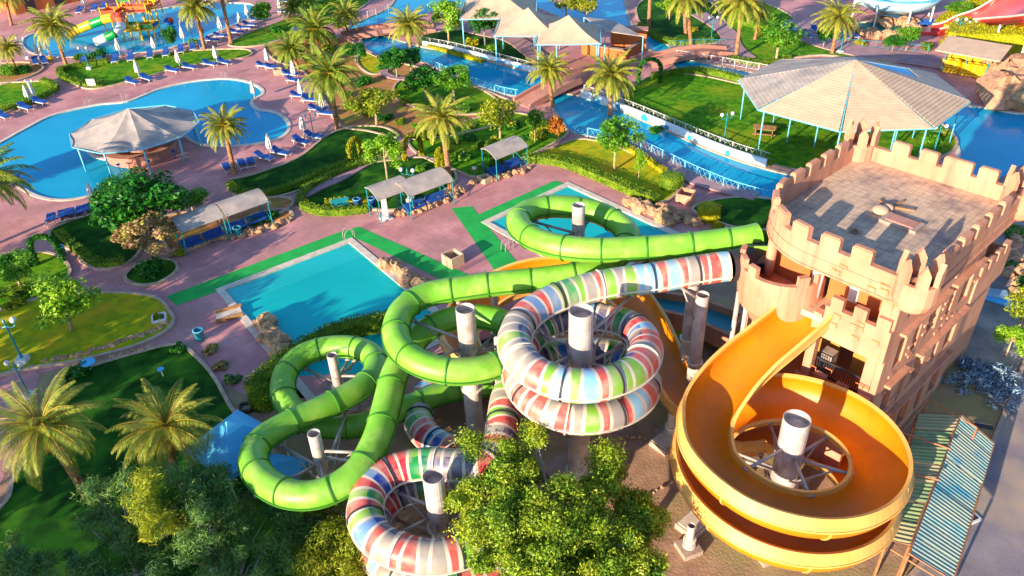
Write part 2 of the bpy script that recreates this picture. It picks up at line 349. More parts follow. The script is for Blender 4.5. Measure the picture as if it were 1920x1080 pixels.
def strip(name, pts, wd, z0, z1, m, kind='structure', label=None, parent=None):
    n = len(pts); L = []; Rr = []
    for i, p in enumerate(pts):
        t = pts[min(i+1, n-1)]-pts[max(i-1, 0)]; t.z = 0; t.normalize(); q = Vector((-t.y, t.x, 0))*wd/2; L.append(p+q); Rr.append(p-q)
    mb = MB(); vs = [(p.x, p.y, z) for S in (L, Rr) for z in (z0, z1) for p in S]; fs = []
    for i in range(n-1): fs += [(n+i, 3*n+i, 3*n+i+1, n+i+1), (i, n+i, n+i+1, i+1), (2*n+i, 2*n+i+1, 3*n+i+1, 3*n+i)]
    fs += [(0, 2*n, 3*n, n), (n-1, 2*n-1, 4*n-1, 3*n-1)]
    mb.add(vs, fs); o = mb.build(name, m, parent)
    if parent is None: tag(o, label, None, None, kind)
    return o
# ------------------------------------------------------------------ the ground
def rect(x0, y0, x1, y1): return [Vector((x0, y0, 0)), Vector((x1, y0, 0)), Vector((x1, y1, 0)), Vector((x0, y1, 0))]
sheet('ground', [rect(-600, -200, 600, 900)], -1.0, 'dune')
pools = {}
pools['kids'] = outline([(42, 78), (60, 64), (110, 56), (160, 47), (210, 34), (270, 22), (330, 12), (400, 7), (455, 6), (476, 12), (468, 30), (440, 45), (400, 62), (370, 74), (330, 86), (290, 95), (230, 101), (150, 106), (95, 105), (55, 96)])
pools['large'] = outline([(-60, 300), (0, 268), (45, 243), (100, 216), (180, 197), (240, 190), (300, 167), (360, 153), (420, 148), (460, 153), (486, 165), (490, 176), (474, 186), (470, 196), (484, 206), (510, 210), (532, 222), (540, 238), (530, 254), (500, 265), (450, 272), (405, 273), (372, 268), (352, 256), (345, 240), (310, 228), (250, 224), (195, 234), (165, 252), (160, 272), (172, 292), (200, 300), (228, 307), (243, 318), (240, 330), (215, 350), (170, 366), (120, 374), (75, 368), (40, 350), (20, 332), (-20, 320), (-60, 340)])
A = G(420, 544); B = G(655, 454); d1 = (B-A).normalized(); d2 = Vector((d1.y, -d1.x, 0))
pools['plunge'] = [A, B, B+d2*15.6, A+d2*15.6]
A2 = G(917, 417); B2 = G(1065, 348); e1 = (B2-A2).normalized(); e2 = Vector((e1.y, -e1.x, 0))
pools['splash'] = [A2, B2, B2+e2*12.3, A2+e2*12.3]
pools['river'] = outline([(1040, 176), (1085, 180), (1150, 203), (1205, 226), (1260, 250), (1320, 277), (1380, 300), (1440, 318), (1500, 336), (1500, 372), (1440, 371), (1380, 353), (1300, 322), (1230, 290), (1180, 266), (1120, 256), (1075, 248), (1050, 222), (1035, 195)], sub=4)
pools['canal'] = outline([(678, 68), (712, 66), (745, 75), (790, 88), (840, 97), (900, 111), (960, 127), (1010, 140), (1040, 155), (1010, 172), (975, 180), (935, 172), (870, 150), (800, 118), (750, 113), (712, 104), (688, 92)], sub=4)
pools['upper'] = outline([(655, 50), (690, 34), (730, 14), (745, -5), (780, -30), (900, -30), (930, 5), (870, 14), (805, 24), (765, 42), (730, 50), (700, 55), (665, 60)], sub=4)
pools['back'] = outline([(1000, 8), (1015, -5), (1060, 10), (1110, 22), (1118, -30), (1160, -40), (1172, 10), (1185, 50), (1215, 66), (1255, 86), (1250, 98), (1215, 92), (1160, 62), (1100, 52), (1040, 28)], sub=4)
pools['east'] = outline([(1262, 112), (1290, 112), (1340, 122), (1400, 134), (1450, 142), (1560, 158), (1560, 176), (1450, 164), (1400, 154), (1330, 146), (1275, 134)], sub=4)
pools['lagoon'] = outline([(1740, 225), (1790, 205), (1830, 200), (1900, 212), (2050, 235), (2100, 420), (1960, 395), (1880, 372), (1800, 345), (1790, 320), (1800, 290), (1790, 262), (1760, 248)], sub=4)
pools['teal'] = outline([(1600, 52), (1612, 42), (1640, 40), (1648, 26), (1690, 26), (1690, 40), (1704, 50), (1704, 62), (1690, 66), (1655, 67), (1620, 64)], sub=4)
def lp(px, sm=True, sub=5): return outline(px, 0, sm, sub)
pav = [G(-300, 800), Vector((-300, 60, 0)), Vector((-420, 420, 0)), Vector((420, 420, 0)), G(2700, -60), G(2400, 380), G(2100, 450), G(1960, 410), G(1800, 352), G(1500, 378), G(1400, 400), G(1290, 440), G(1240, 470), G(1100, 560), G(900, 640), G(700, 700), G(560, 705), G(470, 745), G(405, 715), G(330, 640), G(75, 700), G(30, 860), G(-60, 1000)]
sheet('plaza', [pav]+list(pools.values()), 0.0, 'paving')
dirt = [G(330, 640), G(405, 715), G(470, 745), G(560, 706), G(700, 706), G(900, 650), G(1100, 570), G(1240, 475), G(1290, 440), G(1400, 400), G(1500, 378), G(1800, 352), G(1960, 410), G(2100, 450), G(2500, 700), Vector((60, -60, 0)), Vector((-90, -60, 0)), Vector((-300, -60, 0)), Vector((-300, 60, 0)), G(-300, 800), G(-60, 1000), G(30, 860), G(75, 700)]
sheet('earth', [dirt], -.012, 'earth')
FLOOR = dict(kids='tile_k', large='tile_b', plunge='tile_t', splash='tile_t', river='tile_b', canal='tile_b', upper='tile_k', back='tile_b', east='tile_k', lagoon='tile_b', teal='tile_g')
for k, L in pools.items():
    z = -.55; mb = MB(); n = len(L)
    sheet('pool_floor', [L], z, FLOOR[k])
    mb.add([(p.x, p.y, zz) for zz in (z, 0) for p in L], [(i, (i+1) % n, n+(i+1) % n, n+i) for i in range(n)])
    tag(mb.build('pool_wall', FLOOR[k]), None, kind='structure')
    sheet('water', [L], -.07, dict(plunge='water_t', splash='water_t', teal='water_g').get(k, 'water'))
    ring('pool_coping', L, .06, .34 if k not in ('plunge', 'splash') else .5, -.1, .05, 'coping' if k not in ('river', 'canal', 'back', 'east', 'upper') else 'kerb')
for (a, b, d, L, nst) in ((A, d1, d2, (B-A).length, 5), (A2, e1, e2, (B2-A2).length, 6)):
    for i in range(nst):
        q = a+d*(.03+.42*i)+b*.03; e = q+b*(L-.06); st = MB()
        st.prism([(q.x, q.y), (e.x, e.y), (e.x+d.x*.36, e.y+d.y*.36), (q.x+d.x*.36, q.y+d.y*.36)], -.54, -.085-.05*i); tag(st.build('pool_step', 'tile_s'), None, kind='structure')
# green matting
for zi_, P_ in enumerate(([(312, 556), (648, 431), (664, 446), (436, 537), (331, 573)], [(650, 432), (672, 425), (880, 516), (905, 525), (838, 530), (700, 462), (664, 446)], [(847, 391), (884, 387), (990, 517), (936, 520)], [(893, 404), (1040, 339), (1064, 346), (924, 411), (905, 428)])):
    sheet('green_mat', [lp(P_, False)], .012+.004*zi_, 'mat_g')
# lawns
lawns = [
 ([(112, 130), (135, 124), (200, 118), (330, 99), (440, 93), (470, 98), (455, 109), (350, 125), (240, 154), (175, 167), (140, 158), (116, 145)], 'lawn'),
 ([(-40, 165), (50, 155), (90, 155), (105, 166), (92, 182), (50, 196), (-40, 225)], 'lawn'),
 ([(-20, 126), (45, 118), (80, 128), (45, 148), (-20, 160)], 'sand'),
 ([(430, 84), (470, 62), (520, 44), (560, 30), (590, 40), (560, 62), (520, 78), (470, 88)], 'lawn'),
 ([(555, 10), (620, -15), (700, -20), (690, 5), (650, 30), (610, 50), (580, 40)], 'lawn'),
 ([(496, 88), (540, 74), (600, 68), (650, 76), (685, 98), (730, 118), (770, 124), (860, 152), (930, 180), (955, 195), (930, 232), (860, 252), (770, 262), (690, 246), (640, 236), (610, 190), (570, 135), (520, 115)], 'sand'),
 ([(760, 150), (860, 156), (925, 184), (915, 210), (850, 215), (790, 205), (740, 180)], 'lawn'),
 ([(680, 95), (715, 112), (735, 128), (700, 140), (672, 120)], 'lawn_y'),
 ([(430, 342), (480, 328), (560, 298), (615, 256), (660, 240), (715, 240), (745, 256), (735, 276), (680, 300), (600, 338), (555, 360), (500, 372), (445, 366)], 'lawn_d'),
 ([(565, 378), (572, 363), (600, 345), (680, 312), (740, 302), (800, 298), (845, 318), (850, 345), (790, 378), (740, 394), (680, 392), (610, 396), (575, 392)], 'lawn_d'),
 ([(770, 262), (840, 240), (900, 222), (970, 214), (1040, 236), (1062, 252), (1010, 284), (960, 305), (900, 332), (860, 322), (790, 292)], 'lawn'),
 ([(1000, 292), (1040, 278), (1085, 263), (1140, 272), (1185, 290), (1240, 318), (1276, 340), (1270, 358), (1235, 380), (1160, 348), (1080, 316), (1010, 303)], 'lawn_y'),
 ([(1166, 186), (1190, 162), (1225, 145), (1300, 142), (1400, 162), (1500, 176), (1620, 190), (1740, 222), (1790, 262), (1770, 292), (1700, 298), (1600, 306), (1500, 320), (1410, 296), (1330, 262), (1250, 228), (1195, 205)], 'lawn'),
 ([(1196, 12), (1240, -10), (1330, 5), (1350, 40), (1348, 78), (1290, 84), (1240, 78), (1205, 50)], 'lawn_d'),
 ([(1352, 8), (1420, 5), (1480, 30), (1500, 65), (1580, 90), (1700, 112), (1640, 118), (1540, 104), (1420, 118), (1370, 108), (1368, 60)], 'lawn'),
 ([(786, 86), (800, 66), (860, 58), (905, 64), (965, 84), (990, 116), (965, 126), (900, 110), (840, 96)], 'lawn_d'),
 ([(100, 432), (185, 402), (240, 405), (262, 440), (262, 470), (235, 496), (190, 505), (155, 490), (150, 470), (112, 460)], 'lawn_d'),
 ([(-40, 500), (40, 478), (100, 480), (130, 510), (100, 548), (50, 566), (-40, 590)], 'lawn'),
 ([(-60, 610), (90, 560), (150, 556), (215, 552), (290, 561), (318, 590), (322, 606), (305, 625), (250, 650), (150, 676), (60, 690), (-60, 705)], 'lawn_y'),
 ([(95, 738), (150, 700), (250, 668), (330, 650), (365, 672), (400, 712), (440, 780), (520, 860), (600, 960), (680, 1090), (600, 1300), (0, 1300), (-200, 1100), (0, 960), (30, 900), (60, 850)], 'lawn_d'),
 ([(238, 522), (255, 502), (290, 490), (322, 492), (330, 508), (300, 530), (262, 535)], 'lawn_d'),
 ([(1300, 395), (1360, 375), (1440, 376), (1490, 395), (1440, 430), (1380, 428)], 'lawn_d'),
 ([(470, 408), (530, 395), (546, 410), (500, 430), (470, 430)], 'sand'),
 ([(300, 420), (345, 400), (520, 372), (540, 392), (420, 440), (350, 470), (320, 470)], 'sand'),
]
for li_, (P_, m) in enumerate(lawns):
    L = lp(P_); sheet('lawn' if m != 'sand' else 'planting_bed', [L], .03+.005*li_ if m != 'sand' else .026, m)
    ring('kerb', L, .02, .22, -.01, .17+.001*li_, 'kerb')
street = [Vector((24.6, 20, 0)), Vector((29, 27, 0)), Vector((43, 46, 0)), Vector((60, 70, 0)), Vector((90, 70, 0)), Vector((90, -30, 0)), Vector((20, -30, 0)), Vector((20, 10, 0))]
sheet('rocky_ground', [[Vector((30, 33, 0)), Vector((50, 50, 0)), Vector((48, 66, 0)), Vector((34, 56, 0)), Vector((27, 46, 0)), Vector((29, 38, 0))]], .006, 'rockg')
sheet('street', [[G(1700, 1090), G(1780, 1000), G(1850, 860), G(1890, 760), G(1925, 670), G(2300, 500), G(2600, 1100), G(1700, 1500)]], .015, 'asphalt')
mb = MB(); pts = resamp([G(1700, 1090, 0), G(1780, 1000), G(1850, 860), G(1890, 760), G(1925, 670), G(2300, 500)], 1.0)
strip('kerb', pts, .25, -.01, .14, 'concrete')
# ------------------------------------------------------------------ castle tower of the slides
TC = Vector((17.78, 29.21, 0)); TA = R(41.5); TU = Vector((math.cos(TA), math.sin(TA), 0)); TW = Vector((-TU.y, TU.x, 0))
def T(u, w_, z=0.0): p = TC+TU*u+TW*w_; return Vector((p.x, p.y, z))
tower = thing('castle_tower', 'peach crenellated castle tower where the water slides start', 'tower', tuple(T(5, 4)))
def tb(mb, u0, u1, w0, w1, z0, z1):
    c = T((u0+u1)/2, (w0+w1)/2, (z0+z1)/2); mb.box(c, (abs(u1-u0), abs(w1-w0), z1-z0), TA); return mb
def out_pts():
    pts = [(-.9, -.35), (-.9, 4.3)]
    for k in range(1, 12):
        a = math.pi-k*(math.pi/2)/12; pts.append((3.1+4*math.cos(a), 4.3+4*math.sin(a)))
    pts += [(3.1, 8.3), (11.1, 8.3), (11.1, -.9), (-.35, -.9)]
    return pts
op = out_pts()
inner = []
o3 = [T(u, v) for u, v in op]; i3 = offset(o3, -.32)
n = len(o3)
mb = MB(); zs = (12.4, 13.8)
vs = [(p.x, p.y, z) for Lq in (i3, o3) for z in zs for p in Lq]; fs = []
for i in range(n):
    j = (i+1) % n; fs += [(n+i, n+j, 3*n+j, 3*n+i), (i, j, n+j, n+i), (2*n+i, 3*n+i, 3*n+j, 2*n+j), (i, 2*n+i, 2*n+j, j)]
mb.add(vs, fs); mb.build('parapet', 'wall', tower)
for zz, ex in ((12.42, .07), (13.05, .05)):   # string courses
    b3 = offset(o3, ex); mb = MB(); vs = [(p.x, p.y, z) for Lq in (offset(o3, -.02), b3) for z in (zz, zz+.1) for p in Lq]; fs = []
    for i in range(n):
        j = (i+1) % n; fs += [(n+i, n+j, 3*n+j, 3*n+i), (i, j, n+j, n+i), (2*n+i, 3*n+i, 3*n+j, 2*n+j), (i, 2*n+i, 2*n+j, j)]
    mb.add(vs, fs); mb.build('string_course', 'wall', tower)
mb = MB(); mb.prism([(p.x, p.y) for p in i3], 12.6, 12.95); mb.build('roof_deck', 'deck', tower)
mb = MB(); mb.prism([(p.x, p.y) for p in offset(o3, -.34)], 12.41, 12.59); mb.build('ceiling', 'wall_o', tower)
# merlons along the outline
mid = offset(o3, -.16)
loop = mid+[mid[0]]; loop = resamp(loop, .05); tot = len(loop)
k = 14
while k < tot-14:
    p = loop[k]; t = (loop[min(k+1, tot-1)]-loop[k-1]).normalized(); az = math.atan2(t.y, t.x)
    r_ = p-TC; lu, lw = r_.dot(TU), r_.dot(TW)
    corner = min(math.hypot(lu+.7, lw+.7), math.hypot(lu-10.9, lw+.7), math.hypot(lu-10.9, lw-8.1))
    if corner > 1.35:
        wdm = .95 if not (lu > 10 and 2.2 < lw < 3.6) else 1.5
        mb = MB().box((p.x, p.y, 14.11), (wdm, .34, .62), az)
        mb.box((p.x, p.y, 14.45), (wdm-.12, .24, .06), az); mb.build('merlon', 'wall', tower)
    k += 31
def pointed(mb, c, az, wd, h, th=.28):
    ca, sa = math.cos(az), math.sin(az); prof = [(-wd/2, 0), (wd/2, 0), (wd/2, h*.62), (0, h), (-wd/2, h*.62)]; vs = []
    for y in (-th/2, th/2):
        for x, z in prof: vs.append((c[0]+x*ca-y*sa, c[1]+x*sa+y*ca, c[2]+z))
    return mb.add(vs, [(0, 1, 2, 3, 4), (9, 8, 7, 6, 5)]+[(i, 5+i, 5+(i+1) % 5, (i+1) % 5) for i in range(5)])
for (u, v) in ((-.55, -.55), (10.9, -.7), (10.9, 8.1)):
    mb = MB(); mb.lathe(T(u, v, 12.3), [(.5, 0), (.8, .25), (.92, .6), (.92, 1.6), (.72, 1.6), (.72, .9), (0, .9)], 16); mb.build('turret', 'wall', tower, smooth=False)
    for q in range(6):
        a = TA+q*math.pi/3+math.pi/6; c = T(u, v, 13.85)+Vector((math.cos(a), math.sin(a), 0))*.8; mb = MB(); pointed(mb, c, a+math.pi/2, .5, 1.15, .22); mb.build('pointed_merlon', 'wall', tower)
# structure: slabs, walls with openings, pillars
def wall(name, axis, fix, th, a0, a1, z0, z1, holes, m='wall'):
    xs = sorted({a0, a1}|{h[0] for h in holes}|{h[1] for h in holes}); zs = sorted({z0, z1}|{h[2] for h in holes}|{h[3] for h in holes}); mb = MB()
    for i in range(len(xs)-1):
        runs = []
        for j in range(len(zs)-1):
            xm, zm = (xs[i]+xs[i+1])/2, (zs[j]+zs[j+1])/2
            if any(h[0] < xm < h[1] and h[2] < zm < h[3] for h in holes): continue
            if runs and abs(runs[-1][1]-zs[j]) < 1e-6: runs[-1][1] = zs[j+1]
            else: runs.append([zs[j], zs[j+1]])
        for (p, q) in runs:
            if axis == 'w': tb(mb, xs[i], xs[i+1], fix, fix+th, p, q)
            else: tb(mb, fix, fix+th, xs[i], xs[i+1], p, q)
    return mb.build(name, m, tower)
side_holes = []
for (z0, z1) in ((.6, 2.6), (4.0, 5.9), (7.2, 9.1), (10.4, 11.6)):
    for (u0, u1) in ((1.3, 2.3), (3.2, 3.9), (4.8, 6.1), (7.2, 7.9), (8.9, 10.2)): side_holes.append((u0, u1, z0, z1))
wall('side_wall', 'w', 0, .32, 0, 11.0, 0, 12.4, side_holes)
wall('back_wall', 'u', 10.7, .3, .32, 8.0, 0, 12.41, [(1.5, 2.6, 4, 6), (4.5, 5.6, 4, 6), (1.5, 2.6, 7.2, 9.2), (4.5, 5.6, 7.2, 9.2)])
wall('far_side_wall', 'w', 7.7, .3, 3.2, 10.7, 0, 12.41, [(4.5, 5.7, 10.0, 12.0), (7, 8, 7.2, 9.2), (7, 8, 3.8, 5.9)])
for z in (1.9, 4.6, 9.0):
    mb = MB(); tb(mb, .02, 10.7, .32, 7.7, z, z+.34); mb.build('floor_slab', 'deck' if z > 8.9 else 'wall_o', tower)
wall('inner_wall', 'u', 1.7, .3, .32, 7.7, 9.34, 12.41, [(4.2, 5.3, 9.34, 11.6)], 'wall_o')
wall('inner_wall', 'u', 2.5, .3, .32, 7.7, 4.94, 9.0, [(2.4, 3.2, 4.94, 7.2)], 'wall_m')
wall('inner_wall', 'u', 3.4, .3, .32, 7.7, 0, 4.6, [(2.2, 3.2, 2.24, 4.4)], 'wall')
mb = MB(); tb(mb, 0, .9, -.02+.02, .75, 0.0, 12.0); mb = MB(); tb(mb, -.02, .82, .33, .85, 0, 12.41); mb.build('pillar', 'wall', tower)
for (v0, v1) in ((3.5, 3.95), (7.1, 7.6)):
    mb = MB(); tb(mb, .05, .5, v0, v1, 0, 9.5); mb.build('pillar', 'wall', tower)
mb = MB(); mb.tube([T(.9, 4.5, 9.8), T(.9, 4.5, 12.41)], .3, 14); mb.build('pillar', 'white', tower, smooth=True)
mb = MB(); mb.tube([T(.9, 7.2, 9.8), T(.9, 7.2, 12.41)], .26, 14); mb.build('pillar', 'wall', tower, smooth=True)
for (u0, u1, v0, v1, za, zb) in ((-.25, .05, .0, 3.3, 8.45, 10.35), (-.22, .05, .0, 4.2, 4.0, 5.5)):
    mb = MB(); tb(mb, u0, u1, v0, v1, za, zb); mb.build('balcony_wall', 'wall', tower)
    q = v0+.12
    while q < v1-.7:
        mb = MB(); tb(mb, u0, u1, q, q+.62, zb, zb+.62); mb.build('merlon', 'wall', tower); q += 1.18
mb = MB()
for i in range(22): tb(mb, .62, .68, .95+i*.13, .99+i*.13, 5.5, 6.4)
tb(mb, .6, .7, .9, 3.9, 6.38, 6.46); tb(mb, .6, .7, .9, 3.9, 5.42, 5.5); mb.build('balustrade', 'joint', tower)
mb = MB(); tb(mb, -1.7, 0, .1, 3.9, 3.2, 3.5); mb.build('terrace_floor', 'wall', tower)
for i in range(4):
    mb = MB(); tb(mb, -2.0, -1.72, .1+i*1.05, .75+i*1.05, 3.2, 4.4); mb.build('merlon', 'wall', tower)
mb = MB(); tb(mb, -1.98, -1.72, .1, 3.9, 2.2, 3.9); mb.build('balcony_wall', 'wall', tower)
# shade ledges and brick bits on the long side
for (u0, u1, z) in ((1.0, 6.3, 9.55), (6.8, 10.6, 9.55), (1.0, 3.2, 6.25), (4.5, 10.6, 6.25), (3.0, 10.4, 3.2)):
    mb = MB(); tb(mb, u0, u1, -.32, 0-.002, z, z+.16); mb.build('ledge', 'wall', tower)
rr = random.Random(3)
for (ua, ub, za, zb) in ((.9, 10.8, 10.0, 11.9), (.9, 10.8, 6.6, 9.2), (.9, 10.8, 3.6, 5.9)):
    mb = MB()
    for _ in range(46):
        u = rr.uniform(ua, ub); z = rr.uniform(za, zb)
        if any(h[0]-.3 < u < h[1]+.3 and h[2]-.2 < z < h[3]+.2 for h in side_holes): continue
        tb(mb, u, u+.42, -.07, -.001, z, z+.16)
    mb.build('brick_relief', 'wall', tower)
for (fu, v0, v1, za, zb) in ((-.25, .2, 3.2, 9.0, 10.4), (-.9, 0, 4.2, 12.2, 13.4), (-.22, .2, 3.7, 5.8, 6.9)):
    mb = MB()
    for _ in range(7):
        v = rr.uniform(v0, v1-.5); z = rr.uniform(za, zb); tb(mb, fu-.03, fu-.001, v, v+.4, z, z+.05); tb(mb, fu-.03, fu-.001, v, v+.04, z-.2, z)
    mb.build('brick_relief', 'wall_o', tower)
# round balcony at the left where the slides begin
cx, cw = 1.1, 6.5
mb = MB(); mb.lathe(T(cx, cw, 7.6), [(1.6, 0), (2.15, .9), (2.25, 1.9), (0, 1.9)], 26); mb.build('round_balcony', 'wall', tower)
mb = MB(); vs = []; m_ = 20
for i in range(m_+1):
    a = TA+R(100)+R(175)*i/m_
    for r1 in (2.0, 2.27):
        for z in (9.45, 10.75): vs.append(T(cx, cw, z)+Vector((math.cos(a), math.sin(a), 0))*r1)
fs = []
for i in range(m_): b = 4*i; fs += [(b+1, b+5, b+7, b+3), (b+2, b+3, b+7, b+6), (b, b+4, b+5, b+1), (b, b+2, b+6, b+4)]
fs += [(0, 1, 3, 2), (4*m_, 4*m_+2, 4*m_+3, 4*m_+1)]
mb.add(vs, fs); mb.build('balcony_wall', 'wall', tower)
for i in (1, 4, 7, 15, 18):
    a = TA+R(100)+R(175)*(i+.5)/m_; c = T(cx, cw, 11.0)+Vector((math.cos(a), math.sin(a), 0))*2.13; MB().box(c, (.55, .28, .55), a+math.pi/2).build('merlon', 'wall', tower)
mb = MB(); tb(mb, 1.62, 1.69, 2.6, 3.1, 9.8, 11.8); mb.build('window_frame', 'white', tower)
mb = MB(); tb(mb, 1.4, 2.0, 3.0, 3.7, 4.94, 6.3); mb.build('cabinet', 'steel', tower)
# lower annex with its own battlement at the far end
mb = MB(); tb(mb, 11.0, 15.5, .2, 4.5, 0, 7.0); mb.build('annex', 'wall', tower)
mb = MB(); tb(mb, 11.0, 15.7, -.1, .2, 6.2, 8.0); tb(mb, 15.5, 15.8, .2, 4.7, 6.2, 8.0); tb(mb, 11.0, 15.5, 4.5, 4.8, 6.2, 8.0); mb.build('annex_parapet', 'wall', tower)
for i in range(4):
    mb = MB(); tb(mb, 11.3+i*1.15, 11.95+i*1.15, -.1, .2, 8.0, 8.6); mb.build('merlon', 'wall', tower)
# roof clutter
cl = thing('roof_hatch', 'pale raised hatch slab lying on the tower roof', 'hatch', tuple(G(1675, 415, 12.95)))
c = G(1690, 420, 12.95); MB().box((c.x, c.y, 13.03), (1.9, 1.1, .16), TA-R(90)).build('slab', 'concrete', cl); MB().box((c.x, c.y, 13.14), (1.4, .75, .06), TA-R(90)).build('lid', 'bridge', cl)
sk = thing('cement_sacks', 'slumped cement sack and timber offcuts beside the roof hatch', 'sacks', tuple(G(1655, 398, 12.95)))
c = G(1650, 400, 12.95); mb = MB(); mb.ball((c.x, c.y, 13.15), .42, 12, 8, .55); mb.ball((c.x+.5, c.y+.3, 13.12), .3, 10, 7, .6); mb.build('sack', 'cloth', sk, smooth=True)
mb = MB(); mb.box((c.x+.9, c.y+.6, 13.05), (1.6, .1, .08), .5); mb.box((c.x+1.1, c.y+.2, 13.1), (1.3, .12, .08), -.5); mb.box((c.x+.5, c.y+.8, 13.05), (.9, .1, .1), 1.7); mb.build('timber', 'wood', sk)
tw = thing('twig_heap', 'small dark heap of twigs on the shaded tower roof', 'twigs', tuple(G(1602, 435, 12.95))); c = G(1602, 435, 12.95); mb = MB()
for i in range(40):
    a = rng.uniform(0, 6.28); r1 = rng.uniform(.1, .45); mb.tube([(c.x-math.cos(a)*r1, c.y-math.sin(a)*r1, 12.97), (c.x+math.cos(a)*r1*.6, c.y+math.sin(a)*r1*.6, 12.97+rng.uniform(.02, .22))], .015, 4)
mb.build('twigs', 'bark_p', tw)
# ------------------------------------------------------------------ water slides
def frames(path):
    fr = []; n = len(path)
    for i, p in enumerate(path):
        t = (path[min(i+1, n-1)]-path[max(i-1, 0)]).normalized(); s = t.cross(Vector((0, 0, 1))).normalized(); fr.append((p, t, s, s.cross(t)))
    return fr
def slide_path(pts, step=.35, z=None):
    return resamp(cr([G(*p) if not isinstance(p, Vector) else p for p in pts], False, 10), step)
def tube_slide(root, path, r, m, jm, every, nr=28):
    fr = frames(path); n = len(fr); vs = []; L = 0; acc = [0]
    for a, b in zip(path, path[1:]): L += (b-a).length; acc.append(L)
    for (p, t, s, u) in fr:
        for k in range(nr):
            q = 2*math.pi*k/nr; vs.append(p+s*(r*math.cos(q))+u*(r*math.sin(q)))
    fs = []; uvs = []
    for i in range(n-1):
        for k in range(nr):
            fs.append((i*nr+k, i*nr+(k+1) % nr, (i+1)*nr+(k+1) % nr, (i+1)*nr+k)); uvs += [(acc[i], k/nr), (acc[i], (k+1)/nr), (acc[i+1], (k+1)/nr), (acc[i+1], k/nr)]
    mb = MB().add(vs, fs); off = root.location; me = bpy.data.meshes.new('tube'); me.from_pydata([tuple(v-off) for v in vs], [], fs); me.materials.append(MT[m])
    ul = me.uv_layers.new(name='UVMap'); ul.data.foreach_set('uv', [c for uv in uvs for c in uv]); me.polygons.foreach_set('use_smooth', [True]*len(fs)); me.update()
    o = bpy.data.objects.new('tube', me); C.objects.link(o); o.parent = root
    nxt = every*.6; cnt = 0
    for i in range(1, n-1):
        if acc[i] >= nxt:
            nxt += every; p, t, s, u = fr[i]; mb = MB(); prof = [(r-.01, -.045), (r+.06, -.04), (r+.06, .04), (r-.01, .045)]; vs = []
            for k in range(nr):
                q = 2*math.pi*k/nr; dd = s*math.cos(q)+u*math.sin(q)
                for (rr_, tt) in prof: vs.append(p+dd*rr_+t*tt)
            fs = [(k*4+j, ((k+1) % nr)*4+j, ((k+1) % nr)*4+j+1, k*4+j+1) for k in range(nr) for j in range(3)]
            mb.add(vs, fs).build('joint', jm[cnt % len(jm)], root, smooth=False); cnt += 1
    for sg in (1, -1):
        mb = MB(); vs = []
        for (p, t, s, u) in fr:
            c = p+s*sg*(r*.985)-u*(r*.17)
            for (x, y) in ((0, -.035), (.09, -.035), (.09, .035), (0, .035)): vs.append(c+s*sg*x+u*y)
        fs = [(i*4+j, i*4+(j+1) % 4, (i+1)*4+(j+1) % 4, (i+1)*4+j) for i in range(n-1) for j in range(4)]
        mb.add(vs, fs).build('seam_flange', jm[-1], root)
    return fr
GREEN = [(1422, 441, 10.7), (1395, 447, 10.6), (1340, 454, 10.5), (1270, 462, 10.4), (1190, 467, 10.3), (1110, 469, 10.2), (1040, 461, 10.1), (990, 441, 10.0), (972, 414, 9.9), (995, 394, 9.8), (1045, 387, 9.7),
         (1110, 395, 9.4), (1155, 416, 9.2), (1178, 442, 9.0), (1160, 478, 8.75), (1100, 510, 8.6), (1020, 523, 8.5), (940, 531, 8.4), (870, 540, 8.3), (800, 553, 8.2), (757, 580, 8.1), (742, 615, 8.0), (752, 652, 7.9), (790, 682, 7.75), (850, 697, 7.6), (915, 690, 7.45), (965, 665, 7.3),
         (975, 632, 7.15), (945, 605, 7.0), (890, 594, 6.85), (835, 602, 6.7), (792, 625, 6.5), (760, 662, 6.2), (738, 705, 5.9), (724, 760, 5.55), (705, 825, 5.2), (670, 885, 4.9), (612, 922, 4.65), (550, 928, 4.45), (497, 902, 4.25), (474, 862, 4.05), (492, 824, 3.9), (545, 792, 3.75), (612, 762, 3.6), (672, 730, 3.45),
         (702, 700, 3.3), (702, 670, 3.15), (665, 652, 3.0), (610, 652, 2.85), (562, 670, 2.7), (534, 702, 2.5), (532, 742, 2.3), (560, 778, 2.0), (615, 800, 1.8), (690, 795, 1.7), (760, 765, 1.6), (840, 735, 1.5), (930, 720, 1.4)]
gs = thing('green_tube_slide', 'long lime green closed tube slide coiling left from the tower', 'water slide', tuple(T(1, 8, 0)))
gpath = slide_path(GREEN); tube_slide(gs, gpath, .72, 'green', ['green_d'], 2.35)
mo = MB(); p = T(2.0, 8.6, 10.4); mo.box((p.x, p.y, 10.05), (2.0, 1.7, .12), R(-5)); mo.box((p.x-.1, p.y+.85, 10.5), (2.0, .08, 1.0), R(-5)); mo.box((p.x+.1, p.y-.85, 10.5), (2.0, .08, 1.0), R(-5)); mo.build('start_trough', 'green', gs)
